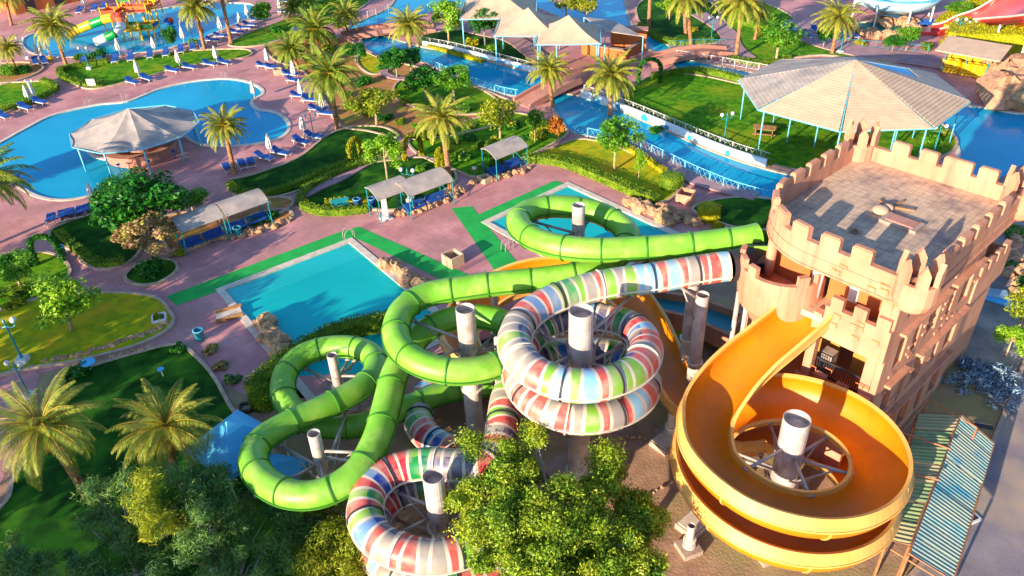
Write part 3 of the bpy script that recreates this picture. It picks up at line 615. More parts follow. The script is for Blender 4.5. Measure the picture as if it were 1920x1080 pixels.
STR = [(1366, 499, 10.25), (1340, 502, 10.2), (1290, 510, 10.1), (1220, 522, 10.0), (1150, 531, 9.9), (1080, 547, 9.8), (1015, 573, 9.7), (974, 608, 9.6), (966, 648, 9.5), (990, 688, 9.35), (1035, 714, 9.2), (1090, 724, 9.1), (1145, 716, 8.95), (1190, 694, 8.8), (1210, 660, 8.65), (1202, 628, 8.5),
       (1168, 606, 8.35), (1115, 596, 8.2), (1060, 598, 8.05), (1012, 618, 7.9), (978, 655, 7.7), (973, 700, 7.5), (995, 745, 7.25), (1040, 775, 7.05), (1095, 785, 6.9), (1150, 776, 6.7), (1193, 752, 6.5), (1208, 718, 6.3), (1198, 690, 6.1), (1160, 668, 6.0),
       (1105, 660, 5.9), (1040, 665, 5.8), (985, 688, 5.7), (955, 730, 5.6), (945, 780, 5.4), (935, 835, 5.2), (905, 873, 5.0), (855, 873, 4.85), (795, 870, 4.75), (735, 884, 4.6), (695, 918, 4.5), (684, 962, 4.4), (703, 1004, 4.25), (750, 1034, 4.1), (812, 1044, 4.0), (872, 1032, 3.9), (920, 1002, 3.8), (944, 962, 3.7), (930, 925, 3.5), (890, 905, 3.3),
       (820, 905, 3.1), (745, 925, 2.9), (703, 965, 2.7), (700, 1020, 2.5), (735, 1068, 2.35), (800, 1092, 2.2), (880, 1085, 2.0), (945, 1045, 1.9), (975, 985, 1.8), (960, 920, 1.7), (910, 885, 1.6), (850, 848, 1.5), (800, 815, 1.4), (783, 775, 1.3), (800, 738, 1.25), (850, 715, 1.2), (910, 712, 1.15), (970, 730, 1.1)]
ss = thing('striped_tube_slide', 'multicoloured striped closed tube slide coiling round two posts', 'water slide', tuple(T(.5, 8, 0)))
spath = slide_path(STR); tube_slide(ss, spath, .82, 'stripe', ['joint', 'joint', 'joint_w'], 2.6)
el = cr([G(1364, 499, 10.25), G(1385, 496, 10.2), G(1402, 491, 10.1), G(1418, 486, 10.0)], False, 5); MB().tube(el, .86, 20, cap=False).build('start_elbow', 'joint', ss, smooth=True); MB().box(G(1424, 486, 9.9), (.8, 1.7, 1.6), R(50)).build('start_box', 'joint', ss)
cl_ = []
cc = Vector((12.62, 26.25, 0)); RR = 4.05
YEL = [T(.1, 4.1, 9.75), G(1500, 596, 9.3), G(1455, 633, 8.75), G(1405, 674, 8.15), G(1360, 720, 7.6), G(1325, 775, 7.1)]
def ringpt(a, z, r=RR): return Vector((cc.x+r*math.cos(R(a)), cc.y+r*math.sin(R(a)), z))
a = 180; zz = 7.0
while a < 822:
    YEL.append(ringpt(a+8, zz)); a += 20; zz -= .125
zend = zz
for q in [(1322, 772, 2.85), (1286, 744, 2.8), (1256, 700, 2.76), (1232, 648, 2.7), (1206, 594, 2.65), (1166, 546, 2.55), (1100, 518, 2.45), (1020, 513, 2.35), (950, 532, 2.2), (893, 568, 2.0), (862, 612, 1.8), (868, 652, 1.6), (905, 680, 1.45), (960, 690, 1.3)]: YEL.append(q)
ys = thing('orange_open_slide', 'orange yellow open flume slide winding round the right hand post', 'water slide', tuple(T(-1, 4, 0)))
ypath = slide_path(YEL, .3)
def open_slide(root, path, r, m, rim_m):
    fr = frames(path); n = len(fr); bk = []
    for i in range(n):
        a, b = path[max(0, i-4)], path[min(n-1, i+4)]; t1 = (path[i]-a); t2 = (b-path[i])
        if t1.length < .01 or t2.length < .01: bk.append(0); continue
        cr_ = t1.x*t2.y-t1.y*t2.x; bk.append(cr_/(t1.length*t2.length)/(.5*(t1.length+t2.length)))
    bk = [sum(bk[max(0, i-6):i+7])/len(bk[max(0, i-6):i+7]) for i in range(n)]
    prof = []
    for k in range(19):
        q = math.pi+math.pi*k/18; prof.append((r*math.cos(q), r*math.sin(q)*.92))
    inn = [(-r, .22)]+prof+[(r, .22)]; out = [(x*(1+.06/r), y-.06 if abs(y) > .3 else y) for x, y in inn][::-1]
    loopp = inn+out; k = len(loopp); vs = []; rims = []
    for i, (p, t, s, u) in enumerate(fr):
        ang = -max(-.42, min(.42, bk[i]*1.7)); s2 = s*math.cos(ang)-u*math.sin(ang); u2 = s*math.sin(ang)+u*math.cos(ang)
        for x, y in loopp: vs.append(p+s2*x+u2*y)
        rims.append((p, s2, u2))
    fs = [(i*k+j, (i+1)*k+j, (i+1)*k+(j+1) % k, i*k+(j+1) % k) for i in range(n-1) for j in range(k)]; fs += [tuple(range(k)), tuple((n-1)*k+j for j in range(k))[::-1]]
    MB().add(vs, fs[:-2]).build('trough', m, root, smooth=True)
    for sg in (1, -1):
        for (dz, hh, ex, mm) in ((.24, .08, .17, rim_m), (-.08, .54, .07, rim_m), (-.4, .07, .15, rim_m)):
            vs = []
            for (p, s2, u2) in rims:
                c = p+s2*sg*(r*(1 if dz > -.3 else .955)+.02)+u2*dz
                for (x, y) in ((0, -hh/2), (ex, -hh/2), (ex, hh/2), (0, hh/2)): vs.append(c+s2*sg*x+u2*y)
            fs = [(i*4+j, i*4+(j+1) % 4, (i+1)*4+(j+1) % 4, (i+1)*4+j) for i in range(n-1) for j in range(4)]
            MB().add(vs, fs).build('rim_flange', mm, root)
    for i in range(6, n-2, 12):
        p, s2, u2 = rims[i]; t = fr[i][1]; vs = []; th = .05
        rp = [(-(r+.13), .28)]+[(x*1.09, y*1.09-.03) for x, y in prof[1:-1]]+[(r+.13, .28)]; ri = [(-(r+.05), .2)]+[(x*1.03, y*1.03-.02) for x, y in prof[1:-1]]+[(r+.05, .2)]
        for tt in (-th, th):
            for x, y in rp+ri[::-1]: vs.append(p+s2*x+u2*y+t*tt)
        q = len(rp+ri); m2 = len(rp); fs = [(j, (j+1) % q, q+(j+1) % q, q+j) for j in range(q)]
        for j in range(m2-1): fs += [(j, q-1-j, q-2-j, j+1), (q+j, q+j+1, 2*q-2-j, 2*q-1-j)]
        MB().add(vs, fs).build('joint', rim_m, root)
open_slide(ys, ypath, 1.16, 'orange', 'orange_o')
allpaths = [(gpath, .72), (spath, .82), (ypath, 1.1)]
# ------------------------------------------------------------------ slide support posts
def support(px, py, zt, r, label, zlo, zhi, narm=6, base=None, reach=6.2, arms=True):
    t = G(px, py, zt); root = thing('support_post', label, 'post', (t.x, t.y, 0), 'steel posts holding up the water slides')
    MB().lathe((t.x, t.y, 0), [(r, .3), (r, zt), (r-.03, zt), (r-.03, zt-.5), (0, zt-.5)], 24).build('shaft', 'pole', root, smooth=False)
    MB().box((t.x, t.y, .12), (r*5.2, r*5.2, .36), R(20)).build('footing', 'concrete', root)
    for z in (zt*.45, .42): MB().lathe((t.x, t.y, z), [(r, -.06), (r+.12, -.05), (r+.12, .05), (r, .06)], 20).build('collar', 'joint_w', root)
    if not arms: return root
    best = {}
    for path, pr in allpaths:
        for i in range(0, len(path), 2):
            p = path[i]; d = math.hypot(p.x-t.x, p.y-t.y)
            if pr+.5 < d < reach and zlo < p.z < zhi:
                b = int((math.atan2(p.y-t.y, p.x-t.x)+math.pi)/(2*math.pi)*narm) % narm; key = (b, round(p.z/2.0)); cen = (b+.5)/narm*2*math.pi-math.pi
                e = abs(math.atan2(p.y-t.y, p.x-t.x)-cen)+d*.05
                if key not in best or e < best[key][0]: best[key] = (e, p, pr, d)
    for e, p, pr, d in best.values():
        opn = pr > 1; k = 1-(pr*(1.1 if opn else .85))/d; q = Vector((t.x+(p.x-t.x)*k, t.y+(p.y-t.y)*k, p.z-(.45 if opn else pr*.75))); a = Vector((t.x, t.y, min(zt-.2, p.z-.5)))
        dd = (q-a); dd.z = 0; dd.normalize(); mb = MB(); mb.tube([a+dd*r*.9, q], .085, 8); low = Vector((t.x, t.y, max(.6, a.z-1.5))); mb.tube([low+dd*r*.9, a.lerp(q, .78)], .05, 6)
        mb.box(q+Vector((0, 0, .06)), (.3, .3, .1), math.atan2(dd.y, dd.x)); mb.build('arm', 'steel', root, smooth=True)
    return root
support(1090, 582, 11.4, .6, 'tall white steel post in the middle of the striped upper coil', 5, 10, 6)
support(872, 578, 9.8, .5, 'tall white post in the middle of the green middle coil', 6.3, 8.3, 6)
support(812, 892, 6.4, .5, 'white post in the middle of the striped lowest coil', 2, 4.9, 6)
support(1495, 785, 8.0, .62, 'thick white post in the middle of the orange open coil', 3, 7, 6)
support(1085, 384, 11.3, .38, 'post in the middle of the uppermost green loop over the small pool', 8.8, 10.2, 5)
support(622, 665, 4.4, .3, 'slim post in the middle of the small green loop by the hedge', 2, 3.4, 5)
support(588, 812, 5.9, .32, 'slim post in the middle of the lowest green loop', 3.5, 5.2, 5)
support(1318, 552, 8.6, .36, 'brownish twin post, nearer one, between the striped tube and the orange chute', 9.4, 10.2, 3, reach=3)
support(1304, 500, 9.2, .34, 'brownish twin post, farther one, right under the striped tube near its mouth', 30, 31, 3)
support(925, 520, 7.4, .2, 'thin post under the green tube between two coils', 30, 31, 3)
support(1262, 772, 2.0, .26, 'short thick post under the outer edge of the orange coil', 30, 31, 3)
support(1386, 545, 9.0, .13, 'thin pale post leaning under the round balcony', 30, 31, 3)
support(1402, 560, 9.0, .13, 'thin rusty post under the round balcony', 30, 31, 3)
support(1297, 985, 1.9, .2, 'short steel post on a square footing under the orange coil', 30, 31, 3)
# ------------------------------------------------------------------ foliage
def leaf_mesh(name, centers, radii, per, size, m, seed, aspect=.55, jit=.35, flatz=.75, fluff=0):
    r = np.random.default_rng(seed); cs = np.repeat(np.array(centers), per, 0); rd = np.repeat(np.array(radii), per)
    n = len(cs); d = r.normal(size=(n, 3)); d /= np.linalg.norm(d, axis=1)[:, None]; rad = rd*(r.random(n)**.4)
    pos = cs+d*rad[:, None]*np.array([1, 1, flatz])+(r.normal(size=(n, 3))*rd[:, None]*fluff if fluff else 0); nor = d+r.normal(size=(n, 3))*.7+np.array([0, 0, .35]); nor /= np.linalg.norm(nor, axis=1)[:, None]
    a = np.cross(nor, r.normal(size=(n, 3))); a /= np.linalg.norm(a, axis=1)[:, None]; b = np.cross(nor, a); s = size*(1+jit*r.normal(size=n))[:, None]
    s = np.clip(s, size*.4, size*2)
    v = np.stack([pos-a*s, pos+b*s*aspect+nor*s*.15, pos+a*s, pos-b*s*aspect+nor*s*.15], 1).reshape(-1, 3)
    return quads(name, v, m)
def quads(name, v, m):
    n = len(v)//4; me = bpy.data.meshes.new(name); me.vertices.add(4*n); me.vertices.foreach_set('co', v.astype(np.float32).ravel()); me.loops.add(4*n); me.loops.foreach_set('vertex_index', np.arange(4*n, dtype=np.int32))
    me.polygons.add(n); me.polygons.foreach_set('loop_start', np.arange(0, 4*n, 4, dtype=np.int32)); me.polygons.foreach_set('loop_total', np.full(n, 4, dtype=np.int32)); me.materials.append(MT[m]); me.update(calc_edges=True); return me
def link(name, me, parent=None):
    o = bpy.data.objects.new(name, me); C.objects.link(o)
    if parent is not None: o.parent = parent
    return o
def crown_clumps(seed, rx, rz, n, cr_, flat=0.3):
    r = random.Random(seed); out = []
    while len(out) < n:
        x, y, z = r.uniform(-1, 1), r.uniform(-1, 1), r.uniform(-1, 1); q = math.sqrt(x*x+y*y+z*z)
        if q > 1 or q < .45 or (z < -.55): continue
        k = 1+.18*math.sin(3*math.atan2(y, x)+seed)
        out.append((x*rx*k, y*rx*k, z*rz))
    return out, [cr_*r.uniform(.7, 1.3) for _ in out]
def make_tree(name, leafm, barkm, seed, n=34, cr_=.3, per=110, size=.055, rz=.72, th=1.5, tr=.05, limbs=7):
    """unit tree: crown radius 1, crown centre at z = th"""
    root = thing(name, '', 'tree', (0, 0, 0), world=False); cs, rs = crown_clumps(seed, .8, rz, n, cr_)
    link('crown', leaf_mesh('crown', [(x, y, z+th) for x, y, z in cs], rs, per, size, leafm, seed), root)
    mb = MB(); mb.tube([(0, 0, 0), (.02, .01, th*.4), (-.01, .02, th-.35*rz)], [tr*1.3, tr, tr*.8], 8); r = random.Random(seed)
    for c in r.sample(cs, min(limbs, len(cs))): mb.tube([(-.01, .02, th-.45*rz), (c[0]*.45, c[1]*.45, th+c[2]*.35-.05), (c[0], c[1], c[2]+th)], [tr*.7, tr*.45, tr*.15], 6)
    mb.build('trunk', barkm, root, smooth=True); return root
def put_tree(proto, used, bx, by, cx, cy, rpx, label, group=None, th=1.5, rz=None, lean=True, cat='tree'):
    b = G(bx, by); h = hgt(b, cx, cy); c = G(cx, cy, h); r = rpx/ppm((c.x, c.y, h)); h = max(h, r*.85)
    o = place(proto, used, (b.x, b.y, 0), rng.uniform(0, 6.28), label, (r, r, h/th)); o['category'] = cat
    if group: o['group'] = group
    return o
GT = 'broadleaf trees in the gardens'
P_m = make_tree('broadleaf_tree', 'leaf_m', 'bark_p', 5); P_d = make_tree('broadleaf_tree', 'leaf_d', 'bark_g', 9, n=46, per=110, cr_=.27); P_y = make_tree('broadleaf_tree', 'leaf_y', 'bark_p', 13, n=30, per=80)
P_b = make_tree('broadleaf_tree', 'leaf_br', 'bark_p', 15, n=36, per=120)
U_m, U_d, U_y, U_b = [0], [0], [0], [0]
for (P0, U0, a) in [
 (P_d, U_d, (287, 452, 285, 362, 88, 'wide dark green tree between the big pool and the shade shelters')),
 (P_d, U_d, (235, 420, 232, 358, 48, 'dark green tree crown overhanging the big pool edge, left of the wide dark tree')),
 (P_b, U_b, (250, 440, 245, 402, 36, 'bright low tree in front of the wide dark tree')),
 (P_m, U_m, (366, 408, 362, 372, 38, 'small green tree right of the wide dark tree, behind the shelters')),
 (P_b, U_b, (137, 622, 140, 545, 66, 'round green tree with pale trunk on the yellowish lawn at left')),
 (P_m, U_m, (42, 545, 40, 492, 48, 'green tree with white trunk above the yellowish lawn, at the left edge')),
 (P_b, U_b, (727, 338, 710, 285, 42, 'bright green tree on the hedged lawn above the small sun shelter')),
 (P_m, U_m, (1152, 320, 1146, 256, 46, 'round green tree with pale trunk on the dry lawn by the river')),
 (P_d, U_d, (800, 192, 805, 145, 40, 'dark spreading tree by the canal, left one of the joined pair')),
 (P_m, U_m, (852, 196, 850, 148, 40, 'green spreading tree by the canal, right one of the joined pair')),
 (P_d, U_d, (745, 148, 742, 108, 32, 'dark green tree at the bend of the canal under the two joined trees')),
 (P_d, U_d, (772, 140, 778, 104, 26, 'small dark green tree just right of the tree at the canal bend')),
 (P_b, U_b, (842, 84, 840, 30, 38, 'light green tree on the dark lawn left of the cloth pavilions')),
 (P_d, U_d, (910, 86, 903, 38, 32, 'dark flat-topped tree nearest to the cloth pavilions')),
 (P_y, U_y, (938, 268, 934, 213, 46, 'sparse yellow green tree with forked trunk left of the terracotta bridge')),
 (P_y, U_y, (707, 238, 700, 190, 52, 'olive coloured sparse tree on the orange sand bed')),
 (P_d, U_d, (668, 120, 662, 95, 28, 'dark green bushy tree beside the canal start')),
 (P_m, U_m, (1003, 268, 1002, 226, 20, 'small tree with thin pale trunk left of the orange flowering tree')),
 (P_m, U_m, (1455, 118, 1458, 68, 44, 'big round bush-like tree above the left corner of the large pavilion')),
 (P_d, U_d, (1543, 92, 1545, 62, 20, 'small dark tree under the palm beside the large pavilion')),
 (P_y, U_y, (1062, 40, 1058, 5, 34, 'yellowish tree behind the cloth pavilions')),
 (P_y, U_y, (1100, 42, 1096, 8, 26, 'yellowish tree at the edge of the blue canal behind the cloth pavilions')),
 (P_m, U_m, (500, 62, 488, 22, 24, 'small round tree at the upper end of the lounger row')),
 (P_d, U_d, (330, 104, 318, 66, 15, 'small thin dark tree beside the play pool')),
 (P_b, U_b, (620, 25, 610, 5, 24, 'light green tree at the top of the upper garden')),
 (P_b, U_b, (1255, 40, 1262, 8, 26, 'bright green tree on the lawn behind the blue canal')),
 (P_y, U_y, (1905, 628, 1893, 556, 46, 'yellow green tree by the rocky ground, upper of the two at the right edge')),
 (P_b, U_b, (1885, 670, 1893, 630, 34, 'very bright green bush tree, lower of the two at the right edge')),
 (P_d, U_d, (1925, 560, 1910, 540, 34, 'dark green tree at the right edge behind the tower')),
 (P_d, U_d, (1672, 100, 1675, 76, 22, 'low round tree left of the rocks by the teal pool')),
 (P_m, U_m, (1698, 96, 1722, 68, 24, 'low spreading tree right of the rocks by the teal pool')),
 (P_y, U_y, (590, 50, 576, 28, 20, 'little olive tree under the palms of the upper garden')),
 (P_m, U_m, (1790, 40, 1785, 12, 26, 'green tree beside the coral coloured slide')),
 (P_b, U_b, (1197, 338, 1196, 300, 13, 'slender young tree with thin trunk on the dry lawn')),
 ]: put_tree(P0, U0, *a, group=GT)
P_p = make_tree('flowering_tree', 'leaf_p', 'bark_p', 21, n=30, per=120, size=.06); put_tree(P_p, [0], 293, 492, 298, 430, 56, 'round pale pink and yellow flowering tree in front of the shade shelters')
P_o = make_tree('flowering_tree', 'leaf_o', 'bark_p', 23, n=20, per=90, size=.08); put_tree(P_o, [0], 1047, 276, 1045, 235, 24, 'small tree with bright orange flowers near the terracotta bridge')
# trees outside the frame towards the sun, their long shadows fall on the lawns
NF = ['southernmost', 'tallest', 'second', 'third', 'fourth', 'fifth', 'northernmost']
for (x, y, r, h, s) in ((-43, 27, 5, 6, 1), (-38, 19, 5.5, 6.6, 2), (-31, 13, 4.5, 6, 3), (-25, 9, 4, 6, 4), (-47, 34, 4, 6.4, 7), (-52, 44, 3.5, 7, 5), (-60, 58, 3, 6, 6)):
    place(P_d, U_d, (x, y, 0), s, '%s dark tree of the row beyond the lower left border' % NF[s-1], (r, r, h/1.5), 'trees outside the view')
# the near tree and bushes at the bottom
def big_tree(name, label, base, top, clumps, leafm, barkm, per, size, seed, tr=.22, cat='tree', rad=(.55, 1.0), asp=.45, flatz=.8, fluff=0):
    root = thing(name, label, cat, tuple(base)); r = random.Random(seed); cs = [Vector(c) for c in clumps]
    rs = [r.uniform(*rad) for _ in cs]; me = leaf_mesh('crown', [tuple(c-base) for c in cs], rs, per, size, leafm, seed, asp, .3, flatz, fluff); link('crown', me, root)
    mb = MB(); fork = base.lerp(top, .45); mb.tube([base, base.lerp(fork, .5)+Vector((.08, .05, 0)), fork], [tr, tr*.8, tr*.7], 10)
    for c in cs[::2]: mb.tube([fork, fork.lerp(c, .5)+Vector((r.uniform(-.3, .3), r.uniform(-.3, .3), .2)), c], [tr*.5, tr*.3, .02], 6)
    mb.build('trunk', barkm, root, smooth=True); return root
def clump_px(lst, seed, mul=1):
    r = random.Random(seed); out = []
    for (px, py, z, rp, k) in lst:
        for _ in range(int(k*mul)):
            a = r.uniform(0, 6.28); d = rp*math.sqrt(r.random()); out.append(G(px+d*math.cos(a), py+d*math.sin(a), z+r.uniform(-.7, .7)))
    return out
cl = clump_px([(900, 850, 5.2, 38, 9), (965, 880, 5.8, 50, 14), (920, 960, 5.6, 60, 16), (990, 1000, 6.2, 70, 20), (1070, 960, 6.0, 60, 16), (1130, 900, 5.4, 35, 8), (1180, 960, 4.6, 40, 10), (1130, 1030, 5.6, 70, 18), (1210, 1050, 4.4, 45, 10), (950, 1070, 5.4, 60, 14), (1040, 1090, 5.6, 80, 16), (1000, 815, 6.4, 16, 4), (1135, 860, 5.8, 16, 4), (872, 935, 5.2, 24, 4), (1235, 985, 4.2, 20, 3)], 4, 1.7)
big_tree('near_tree', 'large leafy green tree at the bottom in front of the striped slide', G(1075, 1190), G(1050, 960, 5.5), cl, 'leaf_n', 'bark_g', 560, .07, 31, .3, rad=(.25, .65), fluff=.3)
cl = clump_px([(620, 940, 1.6, 40, 7), (640, 1010, 2.4, 40, 10), (600, 1050, 2.2, 50, 12), (680, 1060, 2.0, 35, 8)], 8)
big_tree('feathery_bush', 'feathery grey green bush left of the lowest striped coil', G(640, 1060), G(630, 1010, 2.4), cl, 'leaf_y', 'bark_g', 420, .11, 32, .12, 'bush', (.5, .9), .18)
def casu(label, base, ptop, lst, seed, m='leaf_g', per=380):
    cl = clump_px(lst, seed); return big_tree('casuarina_tree', label, G(*base), G(*ptop), cl, m, 'bark_g', per, .13, seed, .14, 'tree', (.3, .65), .12, .8, .25)
casu('feathery tree with bare pale branches below the left palms', (260, 1090), (200, 950, 4), [(190, 930, 4.2, 30, 7), (235, 905, 4.4, 22, 5), (200, 990, 3.2, 45, 9), (260, 1010, 2.6, 40, 8)], 41)
casu('tall golden feathery tree standing centre of the lower left thicket', (300, 1080), (280, 960, 5), [(275, 900, 5.5, 22, 6), (262, 945, 5, 28, 9), (282, 985, 4.4, 30, 9), (320, 960, 3.4, 35, 7)], 42, 'leaf_y')
casu('blue green feathery tree under the blue canopy tent', (390, 1060), (390, 930, 4), [(350, 890, 4, 35, 8), (400, 900, 3.4, 40, 9), (430, 960, 3, 40, 9), (360, 960, 3.6, 40, 8)], 43)
casu('feathery tree with lit tips right of the golden one', (400, 1110), (390, 1000, 4), [(385, 955, 4.4, 22, 6), (360, 1000, 3.6, 30, 7), (430, 1020, 3, 45, 10), (390, 1050, 3, 50, 10)], 44, 'leaf_g')
casu('dark feathery tree at the bottom left corner', (30, 1150), (30, 1050, 4), [(20, 1050, 3.6, 40, 10), (60, 1075, 3.2, 40, 9)], 45, 'leaf_g')
casu('dark feathery tree at the bottom edge right of the corner one', (160, 1150), (150, 1070, 3), [(130, 1075, 2.8, 45, 10), (200, 1080, 2.6, 40, 9), (300, 1075, 2.6, 45, 9)], 46, 'leaf_g')
casu('dark feathery tree at the bottom edge left of the shaded path', (440, 1160), (450, 1060, 3), [(460, 1070, 2.4, 50, 10), (520, 1050, 2.0, 40, 8), (500, 990, 1.8, 50, 9)], 47, 'leaf_g')
casu('low dark bush behind the lowest green loop', (560, 1010), (560, 990, 2), [(540, 990, 1.6, 40, 8), (590, 985, 1.4, 30, 6)], 48, 'leaf_g')
# hedges and bushes
def hedge_line(label, px, wd, hh, m='hedge', dens=150, size=.09, name='hedge', cat='hedge', closed=False):
    pts = resamp(cr([G(x, y) for x, y in px], closed, 8), .3); base = pts[len(pts)//2]; root = thing(name, label, cat, (base.x, base.y, 0))
    strip('hedge_core', pts, wd*.8, 0, hh*.86, m, parent=root)
    r = np.random.default_rng(len(px)*7+int(px[0][0])); n = int(len(pts)*dens*.3*max(.6, wd)*max(.7, hh)); P = np.array([tuple(p) for p in pts]); i = r.integers(0, len(pts)-1, n); t = P[np.minimum(i+1, len(pts)-1)]-P[i]; L = np.linalg.norm(t, axis=1)[:, None]+1e-6; t = t/L
    q = np.stack([-t[:, 1], t[:, 0], t[:, 2]*0], 1); side = r.random(n); off = np.where(side < .5, r.uniform(-1, 1, n), np.sign(r.uniform(-1, 1, n)))*wd/2; z = np.where(side < .5, hh, r.uniform(.05, hh, n))
    pos = P[i]+t*r.uniform(0, .3, n)[:, None]+q*off[:, None]; pos[:, 2] = z; pos += r.normal(size=(n, 3))*.04
    nor = r.normal(size=(n, 3)); nor /= np.linalg.norm(nor, axis=1)[:, None]; a = np.cross(nor, r.normal(size=(n, 3))); a /= np.linalg.norm(a, axis=1)[:, None]; b = np.cross(nor, a)
    v = np.stack([pos-a*size, pos+b*size*.6, pos+a*size, pos-b*size*.6], 1).reshape(-1, 3)-np.array(tuple(root.location)); o = link('foliage', quads('foliage', v, m), root)
    for ch in root.children:
        if ch.name.startswith('hedge_core'): ch.data.transform(Matrix.Translation(-root.location)) if False else None
    return root
def round_bush(label, px, py, rpx, m='hedge', hf=.8, name='bush', cat='bush', cut=False, dens=1100, size=.075):
    b = G(px, py); r = rpx/ppm(b); root = thing(name, label, cat, (b.x, b.y, 0)); g = np.random.default_rng(int(px)); n = int(dens*max(.5, r*r)); d = g.normal(size=(n, 3)); d /= np.linalg.norm(d, axis=1)[:, None]; d[:, 2] = np.abs(d[:, 2])
    k = g.random(n)**.12
    if cut: pos = d.copy(); f = 1/np.maximum(np.hypot(d[:, 0], d[:, 1]), d[:, 2]); pos *= f[:, None]*r*k[:, None]; pos[:, 2] *= hf*1.2
    else: pos = d*r*k[:, None]; pos[:, 2] *= hf*1.25
    nor = d+g.normal(size=(n, 3))*.8; nor /= np.linalg.norm(nor, axis=1)[:, None]; a = np.cross(nor, g.normal(size=(n, 3))); a /= np.linalg.norm(a, axis=1)[:, None]; bb = np.cross(nor, a); s = size*(1 if r > .6 else .8)
    v = np.stack([pos-a*s, pos+bb*s*.6, pos+a*s, pos-bb*s*.6], 1).reshape(-1, 3); link('foliage', quads('foliage', v, m), root)
    mb = MB(); mb.ball((0, 0, r*hf*.1), r*.82, 14, 10, hf*1.1) if not cut else mb.lathe((0, 0, 0), [(r*.9, 0), (r*.9, r*hf), (r*.6, r*hf*1.15), (0, r*hf*1.2)], 16); o = mb.build('bush_core', m, root, off=(0, 0, 0)); return root
hedge_line('thick hedge along the near edge of the plunge pool', [(475, 745), (520, 705), (570, 668), (620, 640), (680, 622), (740, 612)], 1.3, 1.1)
round_bush('large round clipped bush at the left end of the pool hedge', 500, 752, 34, 'hedge', .9, dens=1500)
hedge_line('yellow green hedge along the lower edge of the dry lawn', [(985, 302), (1050, 310), (1110, 332), (1170, 358), (1232, 384)], .9, .8, 'hedge')
hedge_line('low golden hedge between the dry lawn and the river path', [(1150, 268), (1190, 290), (1235, 320), (1250, 332)], .6, .6, 'hedge_y')
round_bush('big flat clipped round bush at the end of the dry lawn', 1258, 350, 24, 'hedge', .9, cut=True)
round_bush('clipped golden drum shaped bush on a bulging foot by the tower', 1328, 410, 22, 'hedge_y', 1.2, cut=True)
round_bush('small golden bush at the foot of the drum shaped bush', 1345, 425, 11, 'hedge_y')
hedge_line('curved hedge round the left end of the hedged lawn', [(690, 396), (640, 402), (595, 400), (567, 386), (572, 364), (610, 340), (660, 318), (700, 306)], .8, .7)
hedge_line('low bright hedge on the plaza side of the hedged lawn', [(610, 388), (650, 384), (700, 384)], .7, .6, 'hedge_y')
hedge_line('clipped hedge along the path on the shaded lawn above it', [(700, 292), (660, 306), (600, 330), (550, 352), (500, 366), (445, 362), (432, 348)], .7, .6)
hedge_line('hedge on the river side of the pavilion lawn', [(1172, 195), (1230, 222), (1310, 258), (1390, 292), (1450, 312)], .6, .5)
hedge_line('hedge along the far edge of the pavilion lawn', [(1222, 150), (1290, 138), (1340, 142), (1400, 158)], .8, .8)
hedge_line('hedge around the left tip of the strip lawn between the pools', [(205, 118), (150, 126), (116, 134), (120, 148), (160, 162), (200, 160)], .8, .6)
hedge_line('hedge edging the left lawn beside the big pool', [(2, 212), (60, 194), (96, 178), (104, 164), (80, 154)], .8, .6)
hedge_line('hedge round the dark lawn left of the flowering tree', [(112, 440), (155, 478), (190, 500), (240, 494)], .8, .6)
hedge_line('dark hedge below the small garden at the far left', [(-10, 560), (40, 548), (90, 536)], .9, .6)
hedge_line('dark hedge round the lawn behind the blue canal', [(1200, 50), (1240, 78), (1290, 84), (1340, 80)], .9, .7)
hedge_line('clipped hedge beside the winding path at the top right', [(1350, 10), (1380, 40), (1440, 60), (1500, 75)], .9, .7)
hedge_line('double low hedge across the lawn behind the pavilion', [(1370, 112), (1420, 122), (1480, 112)], .8, .6)
hedge_line('dry hedge on the far side of the canal', [(905, 118), (850, 102), (800, 88)], .6, .5, 'hedge_y')
# big clipped slope beside the coral slide
hs = [G(1770, 96), G(1800, 62), G(1880, 64), G(1990, 90), G(2000, 118), G(1930, 105), G(1850, 100)]
root = thing('clipped_slope_hedge', 'large smooth clipped yellow green hedge bank below the coral slide', 'hedge', tuple(hs[0])); mb = MB(); mb.prism([(p.x, p.y) for p in cr(hs, True, 4)], 0, 2.4); mb.build('hedge_core', 'hedge_y', root)
g = np.random.default_rng(5); cen = sum(hs, Vector())/len(hs); lpp = resamp(cr(hs, True, 6)+[cr(hs, True, 6)[0]], .35)
pos = []
for p in lpp:
    for _ in range(28): pos.append((p.x+rng.gauss(0, .1), p.y+rng.gauss(0, .1), rng.uniform(0, 2.45)))
    for _ in range(30): t = rng.random()**.6; q = cen.lerp(p, t); pos.append((q.x+rng.gauss(0, .2), q.y+rng.gauss(0, .2), 2.42))
me = leaf_mesh('foliage', pos, [.1]*len(pos), 1, .12, 'hedge_y', 6); me.transform(Matrix.Translation(-root.location)); link('foliage', me, root)
hedge_line('wild hedge rising left of the coral slide', [(1762, 62), (1790, 40), (1830, 18), (1850, 0)], 2.0, 1.4, 'hedge_y')
